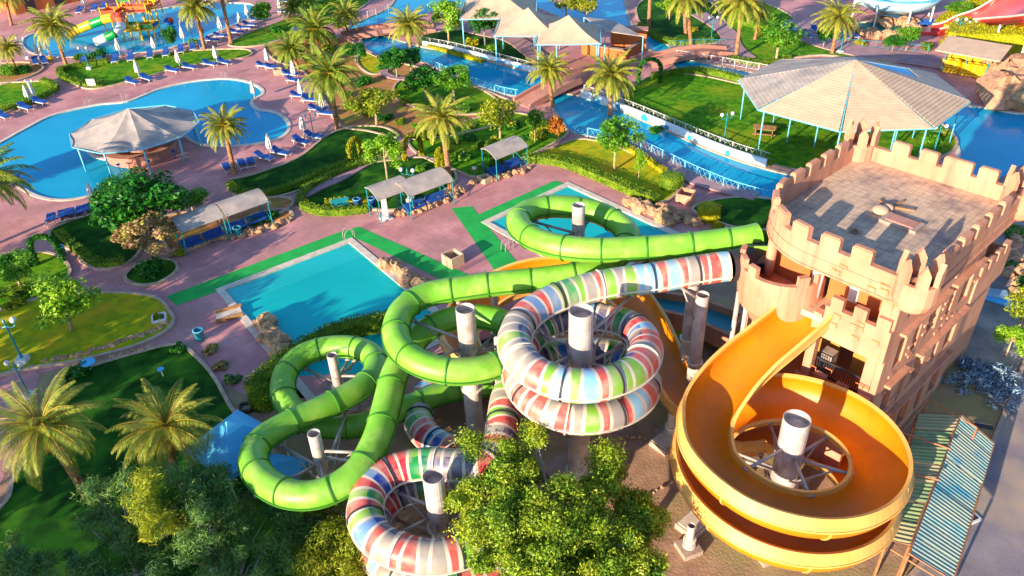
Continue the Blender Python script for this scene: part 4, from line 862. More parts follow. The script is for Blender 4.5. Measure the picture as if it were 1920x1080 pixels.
BUSH = [(183, 110, 22, 'leaf_d', 'dark bush under the tree shape at the play pool edge'), (155, 112, 14, 'leaf_m', 'low green bush left of the dark one at the play pool edge'), (366, 82, 12, 'leaf_m', 'low bush between the play pool and the lounger row'),
 (15, 140, 22, 'leaf_m', 'green bush at the far left under the small palm'), (45, 136, 16, 'leaf_d', 'dark red green bush right of the far left bush'), (882, 88, 17, 'hedge_y', 'golden round bush on the dark lawn by the canal'), (922, 94, 10, 'leaf_br', 'bright little bush at the tip of the dark lawn'),
 (280, 515, 34, 'leaf_d', 'dark shrub filling the stone planter under the flowering tree'), (340, 476, 12, 'leaf_y', 'small yellowish shrub near the shelter corner'), (340, 655, 17, 'leaf_d', 'dark purple brown shrub at the corner of the lower lawn'),
 (395, 660, 15, 'leaf_p', 'pale variegated shrub, upper one along the plunge pool path'), (412, 688, 16, 'leaf_p', 'pale variegated shrub, middle one along the plunge pool path'), (436, 716, 17, 'leaf_g', 'blue green shrub, lowest one along the plunge pool path'),
 (800, 260, 22, 'leaf_y', 'leafy bush under the middle palm, left side'), (870, 300, 18, 'leaf_m', 'green bush under the middle palm, right side'), (900, 320, 14, 'leaf_br', 'bright bush beside the shelter with blue seats'), (960, 240, 22, 'leaf_d', 'dark bush at the foot of the terracotta bridge'), (1020, 246, 16, 'leaf_y', 'yellowish bush under the orange flowering tree'),
 (1560, 302, 14, 'leaf_br', 'bush on the pavilion lawn close behind the tower'), (1745, 268, 16, 'leaf_m', 'dark green bush by the lamp at the lagoon'), (1770, 252, 11, 'leaf_y', 'small bush at the lagoon edge'),
 (1612, 84, 12, 'hedge_y', 'round golden bush on the path edge behind the pavilion'), (1738, 92, 14, 'hedge', 'round low bush right of the rocks'), (1772, 84, 12, 'hedge_y', 'clipped bush left of the raft kiosk'),
 (1900, 440, 20, 'leaf_g', 'dry shrub on the rocky slope behind the tower'), (1888, 500, 16, 'leaf_g', 'small dry shrub lower on the rocky slope'), (560, 75, 20, 'leaf_y', 'yellow green undergrowth beneath the upper palms'), (600, 120, 24, 'leaf_y', 'undergrowth around the tall palm of the sand bed'), (680, 160, 22, 'leaf_d', 'dark bush right of the tall palm'), (480, 418, 16, 'leaf_m', 'low shrub in the bed right of the shelters'), (515, 410, 14, 'leaf_d', 'low dark shrub in the bed near the path'),
 (145, 705, 26, 'leaf_d', 'dark bush behind the left palm by the lower path'), (295, 600, 12, 'leaf_y', 'dry orange plants at the tip of the yellowish lawn'), (1340, 620, 26, 'leaf_y', 'weeds between the twin posts and the orange chute'), (1270, 600, 24, 'leaf_d', 'dark plants beneath the teal start pool'), (30, 575, 20, 'leaf_y', 'yellow flowering plants along the left hedge')]
EXTRA = [(830, 255), (855, 270), (880, 262), (905, 280), (925, 262), (885, 240), (840, 285), (915, 300), (945, 270), (985, 262), (1010, 262), (780, 240), (750, 232), (720, 225), (690, 215), (660, 205), (655, 180), (640, 160), (700, 180), (735, 180), (760, 195), (600, 140), (580, 115), (545, 100), (530, 112), (620, 95), (720, 130), (770, 165), (830, 205), (870, 210), (820, 340), (790, 320), (905, 322), (930, 310), (30, 560), (60, 552), (-2, 520), (1230, 250), (1300, 60), (1420, 60), (1450, 40), (600, 70), (640, 50), (520, 60), (1150, 172), (1175, 165)]
LF = ['leaf_m', 'leaf_d', 'leaf_y', 'hedge']; KD = ['leafy green', 'dark green', 'yellowish', 'olive green']; NEAR = [(1000, 250, 'left of the orange flowering tree'), (920, 280, 'in the garden above the shelter with blue seats'), (840, 270, 'under the middle palm'), (740, 215, 'below the olive tree of the sand bed'), (640, 170, 'right of the tall palm'), (560, 110, 'beneath the upper palms'), (800, 330, 'behind the arched shelters'), (30, 550, 'in the garden at the left border'), (1200, 220, 'beside the river railing'), (1400, 50, 'on the lawn by the winding path'), (610, 60, 'beside the upper garden palms'), (1160, 168, 'at the right end of the terracotta bridge'), (780, 190, 'under the joined canal trees')]
CL = {}
for x, y in EXTRA: CL.setdefault(min(NEAR, key=lambda q: (q[0]-x)**2+(q[1]-y)**2)[2], []).append((x, y))
i_ = 0
for wh, L_ in CL.items():
    for k_, (x, y) in enumerate(sorted(L_)):
        i_ += 1; o_ = ['first', 'second', 'third', 'fourth', 'fifth', 'sixth', 'seventh', 'eighth', 'ninth', 'tenth', 'eleventh'][k_]
        BUSH.append((x, y, 9+(i_*7) % 10, LF[i_ % 4], '%s shrub, %s from left, %s' % (KD[i_ % 4], o_, wh)))
for (x, y, r, m, l) in BUSH:
    b = G(x, y); rr_ = r/ppm(b); root = thing('bush', l, 'bush', (b.x, b.y, 0)); rs_ = random.Random(x)
    cs = [(rs_.uniform(-.6, .6)*rr_, rs_.uniform(-.6, .6)*rr_, rs_.uniform(.15, .6)*rr_) for _ in range(12)]
    link('foliage', leaf_mesh('foliage', cs, [rr_*.42]*12, 110, .11 if rr_ > .8 else .08, m, abs(x)), root)
    mb = MB()
    for c in cs[:7]: mb.tube([(0, 0, 0), (c[0]*.5, c[1]*.5, c[2]*.6), c], [.04, .03, .01], 5)
    mb.build('stem', 'bark_g', root, off=(0, 0, 0))
# hedge arches
def arch(label, px, py, hh, rr_, az, m='hedge_y'):
    b = G(px, py); root = thing('hedge_arch', label, 'hedge arch', (b.x, b.y, 0), 'clipped arches in the gardens'); cs = []
    for i in range(15):
        t = math.pi*i/14; x = rr_*math.cos(t); z = hh-rr_+rr_*math.sin(t) if True else 0; cs.append((x*math.cos(az), x*math.sin(az), z))
    for s in (-1, 1):
        for k in range(5): cs.append((s*rr_*math.cos(az), s*rr_*math.sin(az), (hh-rr_)*k/5))
    link('foliage', leaf_mesh('foliage', cs, [.3]*len(cs), 130, .085, m, int(px)), root)
    mb = MB(); mb.tube([(rr_*math.cos(math.pi*i/14)*math.cos(az), rr_*math.cos(math.pi*i/14)*math.sin(az), hh-rr_+rr_*math.sin(math.pi*i/14)) for i in range(15)], .05, 6); mb.build('frame', 'bark_g', root, off=(0, 0, 0))
arch('dark hedge ring arch beside the right end of the terracotta bridge', 1217, 158, 3.0, 1.25, R(0), 'leaf_d')
arch('yellow hedge arch left of the middle palm', 775, 298, 2.4, .9, R(30)); arch('yellow hedge arch right behind the bright tree', 668, 300, 2.2, .8, R(60)); arch('yellow hedge arch right of the middle palm trunk', 826, 322, 2.2, .7, R(80))
arch('dark hedge arch at the end of the left garden path', 95, 495, 2.6, 1.0, R(10), 'leaf_d')
# ------------------------------------------------------------------ palms
def frond_quads(nf, pairs, seed, droop=1.0, L=1.0, lw=.02, ll=.15, lo=-.35, hi=1.25):
    r = np.random.default_rng(seed); V = []; sp = []
    for i in range(nf):
        az = i*2.399963+r.normal()*.12; u = (i+.5)/nf; el = hi+(lo-hi)*u+r.normal()*.08; ln = L*r.uniform(.85, 1.1); p = np.array([0., 0., 0.]); e = el; pts = [p.copy()]; K = 14
        for k in range(K):
            d = np.array([math.cos(az)*math.cos(e), math.sin(az)*math.cos(e), math.sin(e)]); p = p+d*ln/K; pts.append(p.copy()); e -= (.055+.05*k/K*2)*droop*(1.25-.5*abs(el)/1.3)
        pts = np.array(pts); sp.append((az, pts)); side = np.array([-math.sin(az), math.cos(az), 0.])
        for k in range(pairs):
            t = .1+.9*k/pairs; f = t*K; a = int(min(f, K-1)); q = pts[a]+(pts[a+1]-pts[a])*(f-a); tan = pts[min(a+1, K)]-pts[a]; tan /= np.linalg.norm(tan); upv = np.cross(side, tan); l = ll*L*math.sin(math.pi*min(.98, (.12+.86*t))**.8)*r.uniform(.85, 1.12)+.03*L
            for s in (-1, 1):
                d = side*s*.75+tan*.62-upv*(-.22+r.normal()*.06); d /= np.linalg.norm(d); wv = tan*lw*L*.5; tip = q+d*l+np.array([0, 0, -.18*l]); mid = q+d*l*.5
                V += [q-wv, mid-wv*1.3+upv*.0, tip, mid+wv*1.3]
    return np.array(V), sp
def make_palm(pairs, nf, seed, m, lw, trunk_n=24, yel=True):
    root = thing('date_palm', '', 'palm', (0, 0, 0), world=False)
    crown = thing('crown', '', None, (0, 0, 1), world=False); crown.parent = root
    V, sp = frond_quads(nf, pairs, seed, lw=lw); o = link('fronds', quads('fronds', V, m), crown)
    mb = MB()
    for az, pts in sp: mb.tube([tuple(p) for p in pts[::2]], [.014, .012, .01, .009, .007, .005, .003, .002][:len(pts[::2])], 4, cap=False)
    mb.build('midribs', 'frond_y', crown, off=(0, 0, 0))
    V, _ = frond_quads(12, max(8, pairs//2), seed+5, L=.55, lw=lw*1.3, lo=-1.1, hi=-.5); link('old_fronds', quads('old_fronds', V, 'frond_y'), crown)
    mb = MB(); mb.lathe((0, 0, -.16), [(.035, -.05), (.075, .03), (.085, .1), (.05, .2), (0, .24)], 10)
    r = random.Random(seed)
    for k in range(7): a = k*.9; mb.ball((math.cos(a)*.1, math.sin(a)*.1, -.08+r.uniform(-.05, .04)), .035, 6, 4)
    mb.build('crown_heart', 'frond_y', crown, off=(0, 0, 0)); return root
PALM = [make_palm(30, 46, 3, 'frond', .026), make_palm(30, 42, 11, 'frond_d', .026), make_palm(50, 50, 7, 'frond', .011)]
PU = [0, 0, 0]; PTR = {}
def palm(bx, by, cx, cy, rpx, label, kind=0, bend=0, group='date palms of the park', hz=None):
    b = G(bx, by); h = hz or hgt(b, cx, cy); c = G(cx, cy, h); r = rpx/ppm((c.x, c.y, h)); proto = PALM[kind]
    if not PU[kind]: root = proto; PU[kind] = 1
    else: root = copy_tree(proto)
    for ch in list(root.children):
        if ch.name.startswith('trunk'): bpy.data.objects.remove(ch)
    root.location = (b.x, b.y, 0); root['label'] = label; root['group'] = group
    cr_o = [o for o in root.children if o.name.startswith('crown')][0]; cr_o.location = Vector((c.x-b.x, c.y-b.y, h)); cr_o.scale = (r, r, r); cr_o.rotation_euler = (rng.uniform(-.08, .08), rng.uniform(-.08, .08), rng.uniform(0, 6.28))
    mb = MB(); top = Vector((c.x-b.x, c.y-b.y, h-.02)); n = max(8, int(h/.22)); pts = []; rs = []; q = Vector((-top.y, top.x, 0)); q = q.normalized() if q.length > .01 else Vector((1, 0, 0))
    tr = .17+.012*h
    for i in range(n*2+1):
        t = i/(n*2); pts.append(Vector((0, 0, 0)).lerp(top, t) if not bend else Vector((top.x*t**bend, top.y*t**bend, top.z*t))); rs.append(tr*(1.25 if t < .05 else 1)*(1-.15*t)*(1.07 if i % 2 else .93)*(1+.35*max(0, t-.88)/.12))
    mb.tube(pts, rs, 10); mb.build('trunk', 'bark', root, off=(0, 0, 0), smooth=False); return root
for a in [(125, 124, 98, 48, 56, 'palm with tilted trunk between the play pool and the left lawn'), (28, 128, 16, 90, 34, 'small palm at the far left above the bushes'), (22, 48, 8, -14, 46, 'palm at the top left corner with only trunk and skirt in view'),
 (384, 94, 366, 14, 50, 'palm with yellowish crown in front of the play pool, left of the bare trunk'), (434, 82, 410, -30, 46, 'palm right of the play pool with only its tall bare trunk in view'), (596, 88, 590, 56, 60, 'bushy palm behind the tall palm of the sand bed', 1), (652, 70, 650, 26, 40, 'palm beside the terracotta canal crossing'),
 (580, 34, 572, -6, 36, 'palm at the top edge above the sand bed', 1), (770, 94, 766, 46, 50, 'palm standing over the bend of the canal'), (632, 242, 618, 138, 72, 'tall palm beside the loungers, biggest of the upper garden', 1),
 (846, 358, 828, 222, 68, 'palm between the sun shelters in the middle of the view'), (440, 326, 420, 236, 56, 'palm between the lounger pairs at the pool bar'), (1036, 200, 1028, 130, 52, 'palm at the left end of the terracotta bridge'), (1144, 216, 1146, 142, 66, 'palm at the river wall right of the terracotta bridge'),
 (1296, 88, 1288, -4, 58, 'palm behind the second bridge, left one'), (1380, 111, 1392, 4, 64, 'palm behind the second bridge, right one with tall smooth trunk'), (1560, 101, 1572, 34, 54, 'palm right behind the large pavilion'), (1216, 54, 1222, -60, 40, 'palm on the back lawn, only the slender trunk in view'),
 (1286, 66, 1280, -30, 40, 'palm with brown trunk behind the left one of the two by the bridge'), (540, 40, 548, 12, 34, 'short palm near the top lounger pair', 1), (560, 128, 545, 90, 46, 'low palm left of the tall palm of the sand bed', 1), (1415, 75, 1425, 30, 30, 'short palm between the winding path and the round tree', 1)]:
    kw = {}; k = a[6] if len(a) > 6 else 0
    palm(*a[:6], kind=k)
palm(165, 935, 78, 800, 122, 'large near palm at left with bent orange brown trunk', 2, bend=1.6)
palm(332, 905, 312, 800, 112, 'large near palm right of the bent one, in half shade', 2)
palm(-60, 480, -30, 335, 100, 'palm at the left border, only its drooping fronds in view', 1)
for m_ in PALM: pass
# ------------------------------------------------------------------ rock edgings
def rocks(label, px, n, s, name='rock_edging'):
    pts = resamp(cr([G(x, y) for x, y in px], False, 8), .2); r = random.Random(int(px[0][0])); mb = MB(); L = len(pts)
    for i in range(n):
        p = pts[int(i/n*L)]; q = s*r.uniform(.6, 1.2); o = len(mb.v); mb.ball((p.x+r.gauss(0, s*.3), p.y+r.gauss(0, s*.3), q*.25), q*.6, 7, 5, .7)
        for k in range(o, len(mb.v)): x, y, z = mb.v[k]; mb.v[k] = (x+r.gauss(0, q*.07), y+r.gauss(0, q*.07), z+r.gauss(0, q*.06))
    o = mb.build(name, 'stone'); tag(o, label, 'rocks', None, 'stuff'); return o
rocks('row of rough pinkish stones edging the plaza below the shelters', [(320, 478), (400, 452), (480, 436), (545, 412)], 70, .5)
rocks('rough stone edging below the middle shelters', [(745, 402), (780, 396), (830, 376), (868, 356)], 60, .6)
rocks('rough stone edging left of the shelter with blue seats', [(885, 345), (930, 336), (990, 318)], 40, .5)
rocks('rough boulders along the left rim of the plunge pool', [(485, 606), (505, 628), (530, 655), (548, 672)], 24, 1.0)
rocks('rough boulders between the plunge pool and the green matting', [(728, 500), (745, 510), (775, 530), (800, 540)], 18, .9)
rocks('boulders beside the small splash pool', [(1180, 382), (1205, 394), (1240, 412), (1275, 425)], 22, 1.0)
rocks('stone wall in front of the drum shaped bush', [(1240, 392), (1275, 404), (1310, 422)], 30, .7)
rocks('low stone border of the yellowish lawn', [(95, 678), (160, 664), (230, 642), (290, 622), (320, 604)], 70, .35)
rocks('stones along the path by the lower lawn', [(205, 672), (250, 662), (300, 650)], 22, .35)
rocks('pale rocks round the teal pool', [(1600, 58), (1625, 68), (1660, 72), (1695, 68), (1712, 55), (1700, 42), (1665, 48), (1640, 34)], 60, 1.3)
rocks('sunlit rock formation at the right border by the lagoon', [(1870, 150), (1895, 175), (1880, 200), (1920, 190), (1960, 205), (1940, 160)], 30, 3.4, 'rock_formation')
rocks('small debris stones under the slides', [(1010, 900), (1200, 930), (1290, 860), (1180, 820), (1060, 850)], 60, .2)
rocks('stones on the rocky slope behind the tower', [(1870, 400), (1905, 450), (1880, 520), (1915, 480), (1900, 560)], 50, .6)
# ------------------------------------------------------------------ big slatted pavilion
def slat_panel(mb, a, b, top, n, skip=(), th=.06, u0=.02, u1=.98):
    """boards parallel to the eave a-b climbing to the apex"""
    for i in range(n):
        if i in skip: continue
        t0, t1 = i/n, (i+.86)/n; P = [a.lerp(top, t0), b.lerp(top, t0), b.lerp(top, t1), a.lerp(top, t1)]; q = 1
        P[0] = P[0].lerp(P[1], u0); P[1] = P[0].lerp(P[1], u1); P[3] = P[3].lerp(P[2], u0); P[2] = P[3].lerp(P[2], u1)
        dz = Vector((0, 0, th)); mb.add([p-dz for p in P]+[p for p in P], [(4, 5, 6, 7), (3, 2, 1, 0), (0, 1, 5, 4), (1, 2, 6, 5), (2, 3, 7, 6), (3, 0, 4, 7)])
pc = Vector((33.7, 74.3, 0)); pv = thing('slatted_pavilion', 'huge eight sided slatted sun roof on thin poles over the lawn', 'pavilion', tuple(pc)); ap = Vector((pc.x, pc.y, 7.3)); ev = []
for k in range(8): a = R(22.5+45*k-1); ev.append(Vector((pc.x+10.7*math.cos(a), pc.y+10.2*math.sin(a), 4.3)))
for k in range(8):
    a, b = ev[k], ev[(k+1) % 8]; mb = MB()
    am = (a+b)/2; skip = ()
    if k == 7:
        slat_panel(mb, a, b, ap, 26, tuple(range(9, 25))); slat_panel(mb, a, b, ap, 26, tuple(range(0, 9))+(25,), u1=.42)
        q = [a.lerp(b, .44).lerp(ap, .36), b.lerp(ap, .36), ap.lerp(b, .06)]; dz = Vector((0, 0, .08)); MB().add([v-dz for v in q]+[v-dz*2 for v in q], [(0, 1, 2), (5, 4, 3)]).build('blue_cloth', 'blue_t', pv)
    else: slat_panel(mb, a, b, ap, 26, skip)
    mb.build('roof_panel', 'cloth' if k in (4, 5, 6) else 'cream', pv)  # same slats all round; peach tone on the front panels paints in sunlight
for k in range(8):
    a = ev[k]; b = ev[(k+1) % 8]; mb = MB(); mb.tube([a-Vector((0, 0, .12)), ap-Vector((0, 0, .1))], .06, 6); mb.build('rafter', 'rail_b', pv); MB().tube([a-Vector((0, 0, .12)), b-Vector((0, 0, .12))], .05, 6).build('eave_beam', 'rail_b', pv)
    for f, q in ((.93, a), (.55, (a+b)/2), (.62, a)):
        c = pc.lerp(Vector((q.x, q.y, 0)), f); z = 7.3-(2.8*((Vector((c.x, c.y, 0))-pc).length/9.9))
        if f == .55 and k % 2: continue
        MB().tube([(c.x, c.y, 0), (c.x, c.y, z-.15)], .075, 8).build('column', 'rail_b', pv, smooth=True)
# cloth pavilions at the top
def pyramid(label, px, py, zt, ze, rad, az, n=4, sq=1.0, m='cloth', name='cloth_pavilion', legs=True, group='cloth roofed pavilions at the top'):
    t = G(px, py, zt); root = thing(name, label, 'pavilion', (t.x, t.y, 0), group); vs = [tuple(t)]; e = []
    for k in range(n):
        a = az+2*math.pi*k/n; p = Vector((t.x+rad*math.cos(a), t.y+rad*sq*math.sin(a), ze)); e.append(p)
    for k in range(n):
        a, b = e[k], e[(k+1) % n]; mb = MB(); rows = 8; cols = 6; pts = []
        for i in range(rows+1):
            for j in range(cols+1):
                s = i/rows; q = a.lerp(b, j/cols).lerp(t, s); q = q-Vector((0, 0, .35*math.sin(math.pi*s)*(1-.3*abs(j/cols-.5)))); q.z += .12*math.sin(math.pi*j/cols)*(1-s)*-1; pts.append(q)
        c1 = cols+1; mb.add(pts, [(i*c1+j, i*c1+j+1, (i+1)*c1+j+1, (i+1)*c1+j) for i in range(rows) for j in range(cols)]); mb.build('roof_panel', m, root, smooth=True)
        if legs: MB().tube([(a.x+(t.x-a.x)*.07, a.y+(t.y-a.y)*.07, 0), (a.x+(t.x-a.x)*.07, a.y+(t.y-a.y)*.07, ze+.1)], .09, 8).build('column', 'rail_b', root, smooth=True)
        MB().tube([a, b], .05, 6).build('eave_beam', 'rail_b', root)
    return root
pyramid('peach cloth pavilion with the sharp peak right of the others', 1066, 28, 6.4, 4.1, 5.4, R(40))
pyramid('peach cloth pavilion left of the sharp peaked one', 990, 14, 6.4, 4.1, 5.6, R(38))
pyramid('peach cloth pavilion farthest back at the top border', 935, -20, 6.4, 4.0, 7.0, R(42))
p = G(1140, 58, 3.4); fl = thing('shade_roof', 'flat grey blue translucent shade roof beside the sharp peaked pavilion', 'shade roof', (p.x, p.y, 0)); q = [G(1095, 32, 3.6), G(1135, 58, 3.6), G(1206, 68, 3.4), G(1150, 38, 3.4)]
mb = MB(); slat_panel(mb, q[0], q[1], (q[2]+q[3])/2, 14); mb = MB(); dz = Vector((0, 0, .08)); mb.add([v-dz for v in q]+q, [(4, 5, 6, 7), (3, 2, 1, 0), (0, 1, 5, 4), (1, 2, 6, 5), (2, 3, 7, 6), (3, 0, 4, 7)]); mb.build('roof_panel', 'cream', fl)
for v in q: MB().tube([(v.x, v.y, 0), v], .07, 8).build('column', 'rail_b', fl)
# bar counter beside the pavilions
bc = [G(1092, 100), G(1172, 112), G(1198, 96), G(1190, 84)]
br = thing('bar_counter', 'orange walled bar counter with grey worktop next to the cloth pavilions', 'bar', tuple(bc[1])); 
for i in range(3):
    a, b = bc[i], bc[i+1]; m_ = (a+b)/2; az = math.atan2(b.y-a.y, b.x-a.x); L = (b-a).length; MB().box((m_.x, m_.y, .6), (L+.15, .3, 1.2), az).build('counter_wall', 'wall_o', br); MB().box((m_.x, m_.y, 1.24), (L+.4, .6, .08), az).build('worktop', 'concrete', br)
p = G(1178, 92); MB().box((p.x, p.y, 1.3), (4.5, 1.2, 2.6), R(-12)).build('back_wall', 'wall_o', br); MB().box((p.x, p.y, 2.66), (4.8, 1.5, .12), R(-12)).build('roof', 'bridge', br)
# pool bar with round roof
pb = pyramid('round slatted roof of the swim-up bar on the big pool', 241, 203, 4.8, 2.7, 6.3, R(8), 10, .95, 'cream', 'pool_bar', group='pool bar')
c = Vector((pb.location.x, pb.location.y-.2, 0)); MB().lathe((c.x, c.y, 0), [(3.3, 0), (3.3, 1.0), (3.6, 1.02), (3.6, 1.1), (2.7, 1.1), (2.7, 0)], 28).build('counter', 'bridge', pb); MB().lathe((c.x, c.y, 0), [(1.3, 0), (1.3, 2.2), (0, 2.3)], 20).build('core', 'wall', pb)
for a in (R(-60), R(-20), R(-100)): MB().lathe((c.x+4.1*math.cos(a), c.y+4.1*math.sin(a), 0), [(.12, 0), (.05, .05), (.04, .7), (.2, .72), (.2, .8), (0, .8)], 12).build('stool', 'blue_c', pb)
# ------------------------------------------------------------------ arched sun shelters with benches
def shelter(label, px, py, L, W, az, hz=2.3, m='cream', bench=True):
    b = G(px, py); root = thing('sun_shelter', label, 'shelter', (b.x, b.y, 0), 'arched sun shelters round the plaza'); root.rotation_euler = (0, 0, az); mb = MB(); vs = []; n = 9
    for x in (-L/2, L/2):
        for k in range(n):
            t = k/(n-1); vs.append((x, -W/2+W*t, hz+.55*math.sin(math.pi*t*.75)))
    vs += [(v[0], v[1], v[2]-.06) for v in vs]; fs = [(k, k+1, n+k+1, n+k) for k in range(n-1)]+[(2*n+k, 3*n+k, 3*n+k+1, 2*n+k+1) for k in range(n-1)]+[(k, 2*n+k, 2*n+k+1, k+1) for k in range(n-1)]+[(n+k, n+k+1, 3*n+k+1, 3*n+k) for k in range(n-1)]+[(0, n, 3*n, 2*n), (n-1, 3*n-1, 4*n-1, 2*n-1)]
    mb.add(vs, fs); mb.build('canopy', m, root, off=(0, 0, 0))
    for x in (-L/2+.1, L/2-.1):
        for y, z in ((-W/2+.1, hz+.1), (W/2-.1, hz+.4)): MB().tube([(x, y, 0), (x, y, z)], .05, 6).build('leg', 'teal', root, off=(0, 0, 0))
        MB().tube([(x, -W/2+.1, .45), (x, W/2-.1, 1.3)], .03, 5).build('brace', 'teal', root, off=(0, 0, 0))
    if bench:
        for s in (-1, 1):
            x = s*L/4; MB().box((x, 0, .42), (L*.44, .6, .1)).build('seat', 'blue_c', root, off=(0, 0, 0)); MB().box((x, .42, .62), (L*.44, .1, .34), 0, Matrix.Rotation(R(-15), 3, 'X')).build('backrest', 'blue_c', root, off=(0, 0, 0))
            for q in (-1, 1): MB().box((x+q*L*.19, 0, .18), (.06, .55, .36)).build('leg', 'teal', root, off=(0, 0, 0))
    return root
az1 = math.atan2((G(495, 395)-G(355, 445)).y, (G(495, 395)-G(355, 445)).x)
shelter('bluish shaded arched shelter next to the flowering tree', 384, 457, 3.7, 2.2, az1); shelter('sunlit grey arched shelter right of the bluish one', 466, 427, 3.8, 2.2, az1)
shelter('sunlit arched shelter with blue lounge seats between hedge and tall palm', 800, 388, 4.6, 2.4, R(36)); shelter('smaller cream topped shelter with the white booth post in front of it', 735, 400, 3.4, 2.2, R(36), bench=False); shelter('arched shelter with blue seats under the dry garden, right of the middle palm', 948, 322, 4.0, 2.2, R(40))
# shower post by the small shelter
b = G(724, 410); sp_ = thing('shower_post', 'white tiled shower post standing before the small shelter', 'shower', (b.x, b.y, 0)); MB().box((0, 0, 1.1), (.4, .4, 2.2), R(20)).build('column', 'white', sp_, off=(0, 0, 0)); MB().box((0, 0, .05), (1.0, .8, .1), R(30)).build('base', 'white', sp_, off=(0, 0, 0)); MB().tube([(0, 0, 2.1), (.3, 0, 2.3), (.5, 0, 2.2)], .03, 6).build('shower_arm', 'steel', sp_, off=(0, 0, 0))
# ------------------------------------------------------------------ closed parasols
def make_parasol():
    r = thing('closed_parasol', '', 'parasol', (0, 0, 0), 'closed white parasols round the pools', world=False)
    MB().lathe((0, 0, 0), [(.33, 0), (.33, .07), (.05, .1), (.05, .3)], 14).build('base', 'concrete', r, off=(0, 0, 0)); MB().tube([(0, 0, .1), (0, 0, 2.35)], .03, 6).build('pole', 'white', r, off=(0, 0, 0))
    mb = MB(); vs = []; n = 16; pr = [(.05, .75), (.24, .82), (.27, 1.15), (.2, 1.6), (.12, 2.0), (.05, 2.25), (.0, 2.32)]
    for rr_, z in pr:
        for k in range(n): a = 2*math.pi*k/n; q = rr_*(1+(.22 if k % 2 else -.1)); vs.append((q*math.cos(a), q*math.sin(a), z))
    mb.add(vs, [(j*n+k, j*n+(k+1) % n, (j+1)*n+(k+1) % n, (j+1)*n+k) for j in range(len(pr)-1) for k in range(n)]); mb.build('cloth', 'fabric_w', r, off=(0, 0, 0)); MB().lathe((0, 0, 1.35), [(.23, 0), (.245, .02), (.23, .05)], 16).build('strap', 'blue_c', r, off=(0, 0, 0)); return r
PP = make_parasol(); up_ = [0]
for x, y, l in [(262, 147, 'beside the no-diving sign side of the strip lawn'), (338, 128, 'in the middle of the strip lawn, above the big pool'), (408, 120, 'at the right end of the strip lawn'), (56, 193, 'on the left lawn beside the big pool, nearer one'), (66, 190, 'on the left lawn, slimmer one right beside its neighbour'),
               (180, 388, 'at the near left shore of the big pool before the dark tree'), (292, 100, 'standing at the near rim of the play pool, centre'), (226, 105, 'leaning near the play pool rim, left of the centre one'), (346, 82, 'near the play pool rim beside the thin tree'), (416, 64, 'at the right rim of the play pool before the bare trunk'), (452, 52, 'at the right rim of the play pool beyond the bare trunk'), (466, 38, 'farthest along the play pool rim'),
               (74, 112, 'left of the play pool beside the path lamp'), (4, 122, 'at the far left border of the park'), (527, 26, 'at the top lounger pair'), (504, 125, 'first along the sand bed'), (553, 150, 'second along the sand bed, beside the stone bin'), (567, 188, 'third along the sand bed, behind the round pool bay'), (606, 212, 'fourth along the sand bed, left of the tall palm trunk'), (571, 256, 'by the round pool end'), (509, 292, 'standing in the pool side lounger pair at the lower pool end'),
               (478, 186, 'on the small round bay of the pool'), (160, 18, 'before the building at the top border')]:
    b = G(x, y); place(PP, up_, (b.x, b.y, 0), rng.uniform(0, 6), ('closed white parasol '+l), rng.uniform(.95, 1.1))
# ------------------------------------------------------------------ loungers
def make_lounger():
    r = thing('sun_lounger', '', 'lounger', (0, 0, 0), world=False); mb = MB(); mb.box((0, -.32, .3), (1.9, .05, .06)); mb.box((0, .32, .3), (1.9, .05, .06)); mb.box((-.93, 0, .3), (.05, .64, .06)); mb.box((.93, 0, .3), (.05, .64, .06)); mb.build('frame', 'white', r, off=(0, 0, 0))
    for x in (-.75, .75):
        for y in (-.3, .3): MB().box((x, y, .14), (.05, .05, .28)).build('leg', 'white', r, off=(0, 0, 0))
    MB().box((-.28, 0, .38), (1.25, .62, .1)).build('cushion', 'blue_c', r, off=(0, 0, 0)); MB().box((.6, 0, .52), (.72, .62, .1), 0, Matrix.Rotation(R(-28), 3, 'Y')).build('backrest', 'blue_c', r, off=(0, 0, 0)); return r
LG = make_lounger(); ul_ = [0]; ORD = ['first', 'second', 'third', 'fourth', 'fifth', 'sixth', 'seventh', 'eighth', 'ninth', 'tenth']
def loungers(where, pts, az):
    for i, (x, y) in enumerate(pts):
        b = G(x, y); o = ORD[i] if len(pts) > 2 else ('left hand', 'right hand')[i] if len(pts) == 2 else 'single'
        place(LG, ul_, (b.x, b.y, .0), R(az)+rng.uniform(-.12, .12), '%s blue lounger %s%s' % (o, 'from the left ' if len(pts) > 2 else '', where), 1.12, 'blue sun loungers round the pools')
loungers('on the near shore of the big pool', [(98, 417), (119, 411), (134, 407), (152, 403), (170, 398), (197, 396)], -65)
loungers('at the foot of the palm by the pool bar', [(427, 320), (455, 313), (472, 310)], -70); loungers('under the parasol at the lower pool end', [(497, 300), (528, 291)], 150); loungers('under the parasol by the round pool end', [(566, 270), (590, 260)], 150)
loungers('in the row under the tall palm trunk', [(597, 209), (612, 217)], 160); loungers('beside the third parasol along the sand bed', [(562, 184), (584, 192)], 160); loungers('beside the first parasol along the sand bed', [(497, 127), (513, 131)], 160); loungers('beside the second parasol along the sand bed', [(545, 143), (553, 155)], 160)
loungers('between play pool and strip lawn', [(158, 120), (188, 117), (217, 116), (246, 113), (282, 108), (312, 104), (340, 98), (362, 93), (380, 90)], 105)
loungers('below the left parasol of the strip lawn', [(250, 158), (277, 151)], 150); loungers('below the middle parasol of the strip lawn', [(325, 136), (357, 130)], 150); loungers('below the right parasol of the strip lawn', [(395, 124), (422, 121)], 150)
